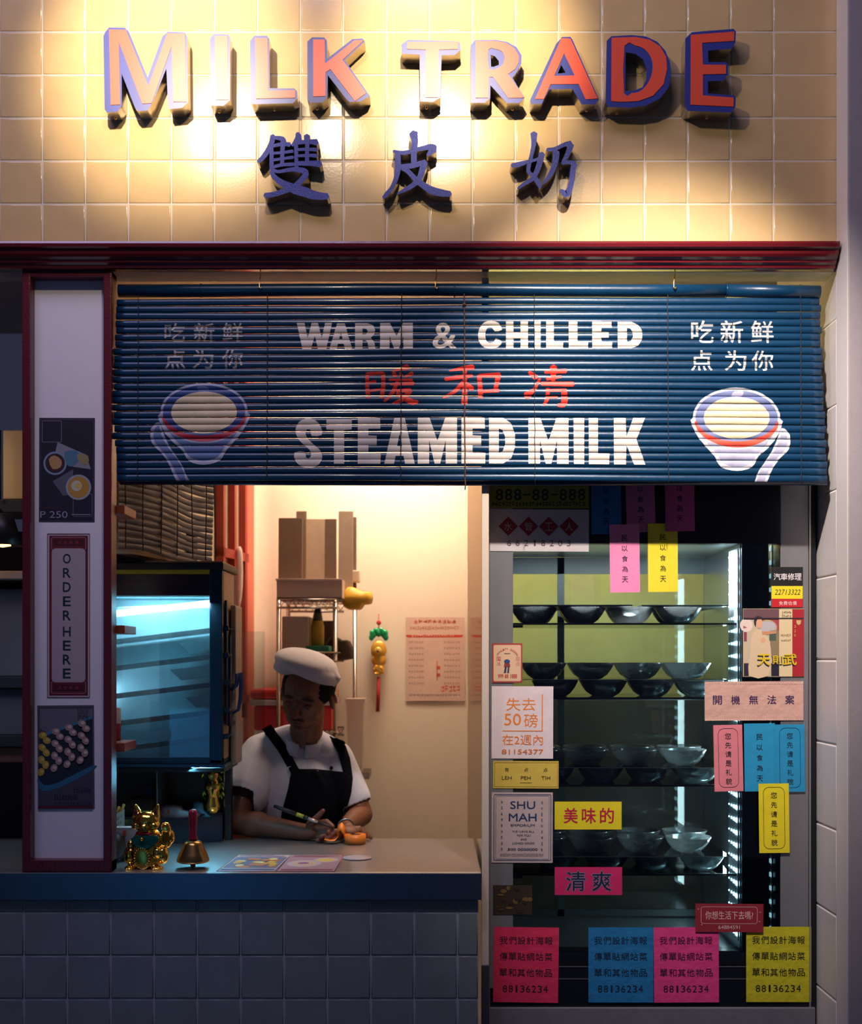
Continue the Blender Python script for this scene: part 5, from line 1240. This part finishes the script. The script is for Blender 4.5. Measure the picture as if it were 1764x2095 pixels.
# shallow white tray on top deck
tb = thing('plastic_tray','pinkish white plastic tray on top of the wire shelving','tray',(-.42,1.15,zd))
a, b = X_(566,1.03), X_(700,1.03)
bm = NB()
for x0_, x1_, y0_, y1_ in ((a,b,1.034,1.040),(a,b,1.318,1.324),(a,a+.006,1.040,1.318),(b-.006,b,1.040,1.318)): box(bm, (x0_,y0_,zd), (x1_,y1_,zd+.066))
box(bm, (a,1.034,zd+.0005), (b,1.324,zd+.004)); box(bm, (a-.004,1.031,zd+.060), (b,1.0338,zd+.068), .001)
child(obj('tray_body', bm, mat('pinkish_plastic', (.70,.52,.46), .5)), tb)
tans = [mat('tan_panel_%d' % i, c, .55, noise=.08) for i, c in enumerate([(.20,.13,.09),(.27,.18,.12),(.48,.35,.25),(.22,.14,.10),(.42,.31,.23),(.14,.09,.07)])]
for k, (x0_, y0_, x1_, y1_, Y, mi_, rt, lb) in enumerate([(569,1058,618,1187,1.10,0,.05,'leftmost wide brown board standing in the tray'),(605,1044,626,1180,1.14,1,.03,'tall narrow brown board behind the leftmost board'),(626,1060,666,1187,1.20,2,0,'pale wide board standing in the middle of the tray'),
   (664,1060,688,1190,1.12,3,-.03,'dark brown narrow board right of the pale board'),(692,1044,722,1188,1.16,4,-.03,'tall pale grey board at the right of the tray'),(722,1056,729,1175,1.24,5,-.04,'thin dark board edge, rightmost in the tray')]):
    a, b = Q(x0_,y0_,Y), Q(x1_,y1_,Y); zb2 = zd+.005; cx = (a.x+b.x)/2
    bm = NB(); box(bm, (a.x-cx,0,0), (b.x-cx,.012,a.z-zb2), .002); o = obj('display_board', bm, tans[mi_], None, (cx,Y,zb2), (-.06,rt*0,0)); tag(o, lb, 'board', 'boards standing on the shelving')
Bx('white_carton','small white carton beside the boards on the shelving','carton',703,1168,735,1192,1.2,.06,mat('white_carton',(.72,.58,.48),.6))
bpy.data.objects['white_carton'].location.z = zd+.067
# yellow bag hanging off the corner
bagmesh('yellow_bag','crumpled yellow plastic bag at the right end of the shelving top','bag',[(706,1206),(720,1200),(742,1210),(760,1212),(760,1234),(745,1236),(738,1246),(712,1246),(700,1234)],1.18,.10,mat('yellow_plastic',(.72,.42,.04),.4,bump=.5,bscale=20))
z2 = Z_(1352,1.0)+.0315
def at_z(o, z): o.location.z = z; return o
at_z(Bx('storage_box','pale box on the middle wire shelf, left of the yellow bottle','box',577,1258,632,1330,1.06,.16,mat('pale_box',(.66,.50,.40),.6)), z2)
bt = thing('sauce_bottle','yellow bottle with dark cap on the middle wire shelf','bottle',(X_(650,1.06),1.1,z2))
bm = NB(); xx = X_(650,1.1); lathe(bm, [(0,.0),(.022,.0),(.023,.07),(.018,.09),(0,.09)], (xx,1.1,z2+.016), 20); child(obj('bottle_body', bm, mat('yellow_label',(.55,.36,.03),.4)), bt)
bm = NB(); lathe(bm, [(.018,.09),(.015,.11),(.010,.13),(0,.132)], (xx,1.1,z2+.016), 20); child(obj('bottle_cap', bm, mat('dark_cap',(.04,.03,.02),.4)), bt)
at_z(Bx('green_tray','flat green tray under the yellow bottle on the wire shelf','tray',636,1338,684,1350,1.05,.14,mat('green_plastic',(.03,.25,.14),.4)), z2).location.x = X_(652,1.1)
bagmesh('dark_bag','dark bag behind the pole on the middle wire shelf','bag',[(668,1348),(666,1320),(680,1300),(700,1310),(716,1312),(722,1348)],1.24,.08,mat('dark_brown_bag',(.05,.035,.03),.7,bump=.4,bscale=30))
Bx('dark_canister','dark canister behind the shelving pole','canister',655,1244,682,1308,1.3,.04,mat('dark_canister',(.10,.07,.06),.5))
at_z(bpy.data.objects['dark_canister'], z2)
# red cool box
z3 = Z_(1516,1.0)+.0315
rb = thing('cool_box','red plastic cool box with white rim on the lower wire shelf','cool box',(-.45,1.12,z3))
xa_, xb_2 = X_(508,1.02), X_(684,1.02)
bm = NB(); box(bm, (xa_+.014,1.045,z3+.0005), (xb_2-.010,1.30,z3+.085), .01); child(obj('box_body', bm, mat('red_plastic',(.75,.03,.035),.35)), rb)
bm = NB(); box(bm, (xa_+.004,1.034,z3+.086), (xb_2,1.31,z3+.106), .004); child(obj('white_rim', bm, mat('white_rim',(.72,.60,.58),.4)), rb)
bm = NB(); box(bm, (xa_+.002,1.036,z3+.107), (xb_2-.006,1.308,z3+.142), .012); child(obj('lid', bm, mat('red_lid',(.85,.06,.05),.35)), rb)
wb = thing('white_bin','cream plastic bin at the right of the red cool box','bin',(X_(705,1.2),1.25,.9))
bm = NB(); x = -.268; v = []
for z, w_ in ((Z_(1580,1.2),.024),(Z_(1440,1.2),.030),(Z_(1440,1.2),.034),(Z_(1430,1.2),.034)): v.append([bm.verts.new((x+sx*w_, 1.26+sy*.05, z)) for sx, sy in ((-1,-1),(1,-1),(1,1),(-1,1))])
for a, b in zip(v, v[1:]):
    for i in range(4): bm.faces.new((a[i], a[(i+1)%4], b[(i+1)%4], b[i]))
bm.faces.new(v[0]); bm.faces.new(v[-1]); child(obj('bin_body', bm, mat('cream_bin',(.74,.62,.50),.5)), wb)
bm = NB(); box(bm, (x-.05,1.2,Z_(1582,1.2)-.02), (x+.05,1.37,Z_(1580,1.2)-.001)); child(obj('bin_shelf', bm, M_ch), wb)
# wall notice and ornament
YW = YB-.004
it = [('h',H('d04830'),'招牌奶品价目',846,934,1272,7,.0),('m',H('d08070'),838,1281,940,1288,20),('p',H('d8482c'),rrect(831,1294,948,1304,5)),('m',H('f0c0b0'),842,1296,930,1302,16),('m',H('d86040'),892,1352,902,1392,1),('m',H('d8482c'),902,1402,942,1414,5)]
it = [i for i in it if not (i[0] == 'h')]+[('m',H('d04830'),846,1268,934,1275,9)]
for k in range(8):
    it += [('m',H('a87868'),836,1312+k*12,868,1316+k*12,6),('m',H('a87868'),908,1312+k*12,942,1316+k*12,6)]
it.append(('m',H('6a5a70'),836,1420,942,1424,20))
sheet('wall_notice','pink price sheet with red band on the cream back wall','notice',830,1263,951,1434,YB-.0045,H('e0bca8'),it)
orn = thing('hanging_ornament','gold and green fortune ornament with red tassel on the back wall','ornament',Q(774,1300,YB-.03))
def OP(px, py, dy=0): return Q(px, py, YB-.03)+Vector((0,dy,0))
bm = NB(); tube(bm, [OP(775,1256),OP(775,1294)], .0018, 6); ell(bm, OP(775,1274), (.009,.005,.009)); child(obj('red_cord', bm, mat('red_silk',(.5,.02,.02),.6)), orn)
bm = NB()
for k in range(9):
    a = math.radians(180*k/8); c = OP(775,1304); ell(bm, c+Vector((.026*math.cos(a),0,.014*math.sin(a)+.010*(k%2))), (.010,.009,.013))
child(link('green_leaf', remesh(bm, .002, 2), mat('green_foil',(.01,.30,.12),.3,.3)), orn)
bm = NB(); ell(bm, OP(775,1330), (.029,.015,.036)); ell(bm, OP(775,1350), (.027,.014,.026)); ell(bm, OP(775,1368), (.020,.012,.024))
for k in range(16): ell(bm, OP(775+random.uniform(-10,10),1372+random.uniform(-12,8),-.008), (.005,.005,.005), seg=10)
child(link('gold_body', remesh(bm, .002, 2), mat('warm_gold',(.80,.45,.06),.35,.5)), orn)
bm = NB(); ell(bm, OP(774,1332,-.016), (.014,.005,.014)); child(obj('gold_disc', bm, mat('bright_gold',(.85,.55,.1),.3,.4), smooth=True), orn)
bm = NB(); ell(bm, OP(774,1332,-.0215), (.005,.003,.005)); child(obj('centre_dot', bm, mat('brown_dot',(.2,.05,.02),.5), smooth=True), orn)
bm = NB(); tube(bm, [OP(775,1384),OP(774,1420),OP(773,1456)], [.006,.0068,.007], 10); child(obj('tassel', bm, mat('tassel_red',(.42,.015,.02),.7,bump=.3,bscale=200)), orn)
# pink cloth hanging on the left wall
bagmesh('pink_cloth','pale pink cloth hanging on the left wall beside the food warmer','cloth',[(481,1128),(492,1118),(496,1140),(496,1200),(490,1245),(479,1250),(477,1180)],1.05,.02,mat('pale_pink_cloth',(.70,.50,.45),.8,bump=.2,bscale=30))
# thin glass screen
sg = boxo('glass_screen', (X_(496,1.0),1.0,0.001), (X_(541,1.0),1.006,Z_(1292,1.0)), glassmat('screen_glass', (.90,.95,.95), .07), bev=0); tag(sg, 'low clear glass screen left of the person', 'screen')
# speck of tape on the wall
# side room at the far left edge
sr = thing('side_shelf','dim shelving in the side room left of the pillar','shelving',(-1.35,.55,0))
def sx(px): return X_(px,.5)
for y0_, y1_ in ((1022,1048),(1385,1408),(1505,1528)):
    bm = NB(); box(bm, (-1.75,.5,Z_(y1_,.5)), (-1.10,.69,Z_(y0_,.5)), .002); child(obj('shelf_board', bm, mat('dark_grey_board',(.02,.022,.03),.6)), sr)
bm = NB(); box(bm, (-1.75,.48,Z_(1184,.48)), (-1.10,.69,Z_(1168,.48)), .002); child(obj('white_board', bm, mat('white_shelf_board',(.85,.65,.55),.5)), sr)
bm = NB(); tube(bm, [(sx(3),.49,Z_(880,.49)),(sx(3),.49,Z_(1022,.49))], .003, 6); child(obj('rod', bm, M_blackp), sr)
Bx('beige_panel','beige panel glowing warmly at the far left edge','panel',6,880,120,1021,.55,.05,mat('beige_panel',(.85,.62,.32),.5)); 
Bx('grey_crate','dim grey crate below the white board at the far left, upper one','crate',-60,1205,120,1384,.52,.12,mat('grey_crate',(.12,.11,.14),.6))
Bx('grey_crate','dim grey crate at the far left, lower one','crate',-60,1409,120,1504,.52,.12,mat('grey_crate',(.12,.11,.14),.6))
Bx('brown_box','brown box low at the far left edge','box',-60,1529,120,1560,.52,.12,mat('brown_box',(.20,.09,.06),.6))
lp = thing('desk_lamp','black lamp shade with bright rim at the far left edge','lamp',Q(10,1100,.45))
bm = NB(); c = Q(5,1085,.45); lathe(bm, [(.012,.05),(.030,.045),(.058,-.045),(.054,-.045),(.026,.040),(.0,.045)], tuple(c), 32); child(obj('lamp_shade', bm, M_blackp, smooth=True), lp)
bm = NB(); tube(bm, [c+Vector((.0,0,.05)), c+Vector((-.03,.01,.09)), c+Vector((-.08,.03,.02)), c+Vector((-.08,.02,-.11))], .004, 8); child(obj('lamp_arm', bm, M_blackp), lp)
bm = NB(); lathe(bm, [(0,-.03),(.02,-.03),(.024,-.045),(0,-.05)], tuple(c), 20); child(obj('bulb', bm, mat('warm_bulb',(1,.8,.5),.5,emit=(1,.6,.25),es=3)), lp)
# ================================================================ PERSON
person = thing('person', 'person in white cap, white short-sleeved shirt and dark apron writing at the counter', 'person', (-.41,.88,0))
M_skin = mat('skin', (.19,.068,.034), .5, noise=.08, nscale=20, bump=.03, bscale=180)
M_shirt = mat('white_cotton', (.64,.63,.74), .85, noise=.04, bump=.5, bscale=11, sheen=.2)
M_apron = mat('navy_apron', (.005,.005,.010), .95, bump=.1, bscale=60, spec=.1)
HC = Q(628,1421,.70)
HM = Matrix.Translation(HC) @ Euler((math.radians(22), math.radians(4), math.radians(-13)), 'ZXY').to_matrix().to_4x4() @ Matrix.Diagonal((1.04,1,.88,1))
def hl(p): return HM @ Vector(p)
bm = NB()
def hb_(f):
    """add parts in head space"""
    t = NB(); f(t); bmesh.ops.transform(t, matrix=HM, verts=t.verts); m = bpy.data.meshes.new('t'); t.to_mesh(m); t.free(); bm.from_mesh(m); bpy.data.meshes.remove(m)
def head(t):
    ell(t, (0,.012,.030), (.074,.092,.082)); ell(t, (0,-.030,-.025), (.062,.055,.074)); ell(t, (0,-.030,-.070), (.054,.050,.042)); ell(t, (0,-.070,-.098), (.020,.016,.015))
    capsule(t, (0,-.082,.004), .007, (0,-.103,-.034), .0105)
    for s in (-1,1):
        ell(t, (s*.011,-.093,-.036), (.008,.009,.007)); ell(t, (s*.030,-.074,.016), (.024,.014,.008), (0,s*8,0)); ell(t, (s*.034,-.054,-.036), (.021,.018,.024))
        ell(t, (s*.030,-.0735,-.004), (.0155,.010,.0085))
        ell(t, (s*.075,.012,-.018), (.008,.017,.031), (0,s*-10,s*28)); ell(t, (s*.082,.022,-.008), (.006,.012,.020), (0,s*-12,s*30))
    ell(t, (0,-.083,-.062), (.024,.010,.0055)); ell(t, (0,-.081,-.072), (.020,.010,.0065))
hb_(head)
capsule(bm, hl((0,.02,-.065)), .050, (-.405,.785,1.20), .056)
SL, SRt = Vector((-.545,.79,1.200)), Vector((-.305,.79,1.185))
ell(bm, (-.42,.81,1.07), (.150,.095,.150)); ell(bm, (-.41,.87,.92), (.135,.095,.15)); capsule(bm, SL, .045, SRt, .045); capsule(bm, (-.46,.89,.82), .10, (-.36,.89,.82), .10)
EL, WLp = Q(478,1680,.655), Q(628,1703,.565)
capsule(bm, SL, .050, EL, .041); capsule(bm, EL, .041, WLp, .0245)
m1 = EL.lerp(WLp, .3); ell(bm, m1, (.055,.040,.041))
ER, WR = Q(738,1666,.75), Q(707,1691,.605)
capsule(bm, SRt, .048, ER, .038); capsule(bm, ER, .038, WR, .0235)
def finger(pts, r):
    for a, b, ra, rb in zip(pts, pts[1:], r, r[1:]): capsule(bm, a, ra, b, rb, 12)
q = lambda x, y, Y: Vector((Q(x,y,Y).x, Y, max(Q(x,y,Y).z, ctop+.0085)))
# writing hand
capsule(bm, WLp, .0235, q(643,1700,.553), .024); ell(bm, q(646,1697,.550), (.027,.019,.026), (0,20,0)); ell(bm, q(636,1686,.545), (.014,.014,.014))
finger([q(652,1685,.545), q(668,1681,.525), q(681,1691,.512)], [.0105,.0088,.0068])
finger([q(655,1693,.542), q(676,1696,.520), q(672,1703,.505)], [.0105,.0088,.0072])
finger([q(654,1702,.540), q(672,1708,.520), q(657,1712,.505)], [.0100,.0086,.0072])
finger([q(650,1710,.543), q(664,1717,.525), q(650,1719,.512)], [.0092,.0078,.0066])
finger([q(634,1688,.542), q(645,1676,.530), q(661,1659,.522)], [.0120,.0100,.0072])
# flat hand
capsule(bm, WR, .0225, q(712,1697,.565), .0215); ell(bm, q(715,1700,.540), (.030,.030,.0155), (8,8,0))
finger([q(703,1699,.525), q(688,1701,.515), q(671,1715,.505)], [.0105,.0088,.0068])
finger([q(705,1704,.535), q(696,1711,.522), q(684,1717,.512)], [.0115,.0095,.0078])
finger([q(720,1697,.550), q(735,1695,.552), q(744,1706,.548)], [.0102,.0088,.0070])
finger([q(727,1699,.556), q(743,1700,.560), q(752,1711,.556)], [.0098,.0085,.0068])
finger([q(732,1702,.562), q(748,1704,.568), q(759,1714,.566)], [.0090,.0076,.0064])
me = remesh(bm, .0021, 3, .5)
for v in me.vertices:
    if v.co.y < .616 and v.co.z < ctop+.0007: v.co.z = ctop+.0007
body = child(link('body', me, M_skin), person)
# eyes, brows, mouth line
bm = NB()
def ht(pts, r): tube(bm, [hl(p) for p in pts], r, 8)
for s in (-1,1): ht([(s*.046,-.074,.022),(s*.032,-.0845,.027),(s*.017,-.085,.023)], [.0016,.0034,.0020])
for s in (-1,1): ht([(s*.044,-.070,-.008),(s*.030,-.0805,-.012),(s*.017,-.075,-.008)], [.0008,.0016,.0008])
ht([(-.018,-.0895,-.0672),(0,-.0945,-.0668),(.018,-.0895,-.0672)], [.0006,.0014,.0006])
child(obj('brow_and_lash', bm, mat('dark_brow', (.008,.005,.005), .7)), person)
# hair
bm = NB(); ell(bm, (0,.020,.030), (.0805,.094,.082), seg=96)
for v in list(bm.verts):
    tt = min(1, max(0, (.03-v.co.y)/.09)); lim = -.055+.080*(tt*tt*(3-2*tt))
    if v.co.z < lim-.012: bm.verts.remove(v)
bmesh.ops.transform(bm, matrix=HM, verts=bm.verts)
o = obj('hair', bm, mat('black_hair', (.005,.004,.005), .8, spec=.15), smooth=True); md = o.modifiers.new('s', 'SOLIDIFY'); md.thickness = .004; child(o, person)
# cap
bm = NB(); c = Q(627,1357,.70)
ell(bm, c, (.102,.108,.042), (8,15,0)); ell(bm, c+Vector((.022,0,-.020)), (.090,.100,.042), (6,24,0)); capsule(bm, Q(664,1374,.68), .038, Q(690,1388,.67), .012); ell(bm, Q(596,1362,.69), (.056,.08,.030), (0,-4,0))
capsule(bm, Q(672,1388,.68), .022, Q(680,1408,.69), .008)
me = remesh(bm, .003, 26)
child(link('cap', me, mat('white_cap_cloth', (.72,.68,.74), .85, noise=.04, bump=.6, bscale=10, sheen=.2)), person)
# shirt
bm = NB()
ell(bm, (-.42,.80,1.075), (.163,.112,.155)); ell(bm, (-.41,.86,.93), (.155,.112,.17)); capsule(bm, SL, .060, SRt, .056); capsule(bm, (-.550,.79,1.212), .048, (-.45,.785,1.243), .050); capsule(bm, (-.305,.79,1.192), .050, (-.37,.785,1.228), .050)
capsule(bm, (-.41,.785,1.215), .062, (-.405,.780,1.232), .058)
capsule(bm, (-.46,.80,1.195), .058, (-.36,.80,1.195), .058)
eL = Q(502,1622,.70); capsule(bm, SL, .060, eL, .073); 
eR = Q(722,1634,.765); capsule(bm, SRt, .056, eR, .056)
for a, b, r in (((-.60,.735,1.10),(-.565,.735,1.02),.012),((-.50,.72,1.12),(-.47,.73,.98),.010),((-.36,.70,1.15),(-.33,.71,1.08),.008),((-.44,.70,1.16),(-.42,.70,1.08),.008)): capsule(bm, a, r, b, r*.7)
me = remesh(bm, .0032, 5)
# open the sleeves: drop the rounded end of each sleeve below its hem
tmp = bmesh.new(); tmp.from_mesh(me)
for S0, E0, rr in ((SL, eL, .09), (SRt, eR, .085)):
    ax = (E0-S0).normalized(); co_h = E0+ax*.022
    fs = [f for f in tmp.faces if (f.calc_center_median()-co_h).dot(ax) > 0 and (f.calc_center_median()-co_h).length < rr and abs(f.calc_center_median().x+.41) > .135]
    bmesh.ops.delete(tmp, geom=fs, context='FACES')
tmp.to_mesh(me); 
shirt_bvh = BVHTree.FromBMesh(tmp); tmp.free()
sh = link('shirt', me, M_shirt); md = sh.modifiers.new('s', 'SOLIDIFY'); md.thickness = .0022; md.offset = 1; child(sh, person)
def drape(name, pts, off, m, th=.003, step=4):
    bm = NB(); fill2d(bm, lambda x, y: Vector((x,0,y)), [pts])
    xs_ = [p[0] for p in pts]; ys_ = [p[1] for p in pts]
    for x in range(int(min(xs_)), int(max(xs_))+1, step): bmesh.ops.bisect_plane(bm, geom=bm.verts[:]+bm.edges[:]+bm.faces[:], plane_co=(x+.3,0,0), plane_no=(1,0,0))
    for y in range(int(min(ys_)), int(max(ys_))+1, step): bmesh.ops.bisect_plane(bm, geom=bm.verts[:]+bm.edges[:]+bm.faces[:], plane_co=(0,0,y+.3), plane_no=(0,0,1))
    bmesh.ops.delete(bm, geom=[v for v in bm.verts if not v.link_faces], context='VERTS')
    eye = Vector((0,CY,CZ)); last = .70
    for v in bm.verts:
        d = (Q(v.co.x, v.co.z, 1.0)-eye).normalized(); h = shirt_bvh.ray_cast(eye, d)
        p = h[0] if h[0] is not None else Q(v.co.x, v.co.z, .74)
        v.co = p-d*off
    bmesh.ops.smooth_vert(bm, verts=bm.verts, factor=.5, use_axis_x=False, use_axis_y=True, use_axis_z=False)
    o = obj(name, bm, m, smooth=True); md = o.modifiers.new('s', 'SOLIDIFY'); md.thickness = th; md.offset = 0
    return child(o, person)
ap = drape('apron', [(597,1573),(650,1574),(702,1579),(722,1592),(719,1622),(706,1668),(700,1745),(566,1745),(577,1660),(590,1612)], .011, M_apron)
drape('apron_strap', [(536,1492),(554,1482),(585,1524),(612,1574),(596,1582),(570,1538)], .006, M_apron)
drape('apron_strap', [(674,1506),(704,1517),(716,1552),(722,1593),(703,1582),(692,1540)], .006, M_apron)
drape('placket', [(626,1515),(642,1512),(645,1572),(629,1574)], .0035, M_shirt, .0015)
for x, y in ((631,1533),(643,1531),(678,1571)):
    d = (Q(x,y,1)-Vector((0,CY,CZ))).normalized(); h = shirt_bvh.ray_cast(Vector((0,CY,CZ)), d)
    if h[0]: 
        bm = NB(); ell(bm, h[0]-d*.006, (.0055,.002,.0055)); child(obj('button', bm, mat('white_button',(.7,.68,.75),.3) if x < 660 else M_apron, smooth=True), person)
# stand collar with an open front
bm = NB(); cc = Vector((-.402,.775,1.238)); R_ = Euler((math.radians(22),math.radians(6),0)).to_matrix(); rows = []
for i in range(37):
    a = math.radians(-90+9+ (342)*i/36); rows.append([bm.verts.new(cc+R_@Vector((r*math.cos(a), r*1.0*math.sin(a), z))) for r, z in ((.070,-.020),(.066,.006),(.063,.022))])
for a, b in zip(rows, rows[1:]):
    for j in range(2): f = bm.faces.new((a[j],a[j+1],b[j+1],b[j])); f.smooth = True
o = obj('collar', bm, M_shirt, recalc=False); md = o.modifiers.new('s','SOLIDIFY'); md.thickness = .003; child(o, person)
# watch
bm = NB(); ax = (q(712,1697,.565)-WR).normalized(); Mw = Matrix.Translation(WR+ax*.004) @ ax.to_track_quat('Z','Y').to_matrix().to_4x4()
lathe(bm, [(.0240,-.007),(.0262,-.007),(.0262,.007),(.0240,.007)], (0,0,0), 28, closed=True, M=Mw)
w1 = child(obj('watch', bm, mat('pale_blue_metal', (.35,.5,.6), .2, .9)), person)
# trousers and shoes
bm = NB()
for s in (-1,1):
    h_ = Vector((-.41+s*.075,.90,.84)); k_ = Vector((-.41+s*.085,.89,.47)); a_ = Vector((-.41+s*.09,.93,.10)); capsule(bm, h_, .098, k_, .066); capsule(bm, k_, .066, a_, .052)
capsule(bm, (-.47,.89,.86), .105, (-.35,.89,.86), .105)
child(link('trousers', remesh(bm, .008, 4), mat('dark_trousers', (.02,.02,.03), .8)), person)
for s in (-1,1):
    bm = NB(); capsule(bm, (-.41+s*.09,.95,.045), .042, (-.41+s*.10,.79,.038), .036); me = remesh(bm, .006, 3)
    for v in me.vertices: v.co.z = max(v.co.z, .001)
    child(link('shoe', me, M_blackp), person)
# marker held in the hand
pen = thing('marker_pen','black marker with yellow-green band held in the writing hand','pen',Q(620,1672,.515))
a, b = Q(561,1649,.535), Q(683,1694,.500)
def seg(t0, t1, r, name, m):
    bm = NB(); tube(bm, [a.lerp(b,t0), a.lerp(b,(t0+t1)/2), a.lerp(b,t1)], r, 14); child(obj(name, bm, m), pen)
seg(0,.38,[.0050,.0064,.0064],'pen_barrel',M_blackp); seg(.381,.50,.0063,'colour_band',mat('yellow_green_band',(.45,.50,.03),.35)); seg(.501,.57,.0060,'grip',M_blackp); seg(.571,.74,[.0052,.0048,.0042],'silver_sleeve',mat('silver_print',(.6,.52,.42),.3,.6)); seg(.741,1,[.0038,.0028,.0012],'pen_tip',M_blackp)
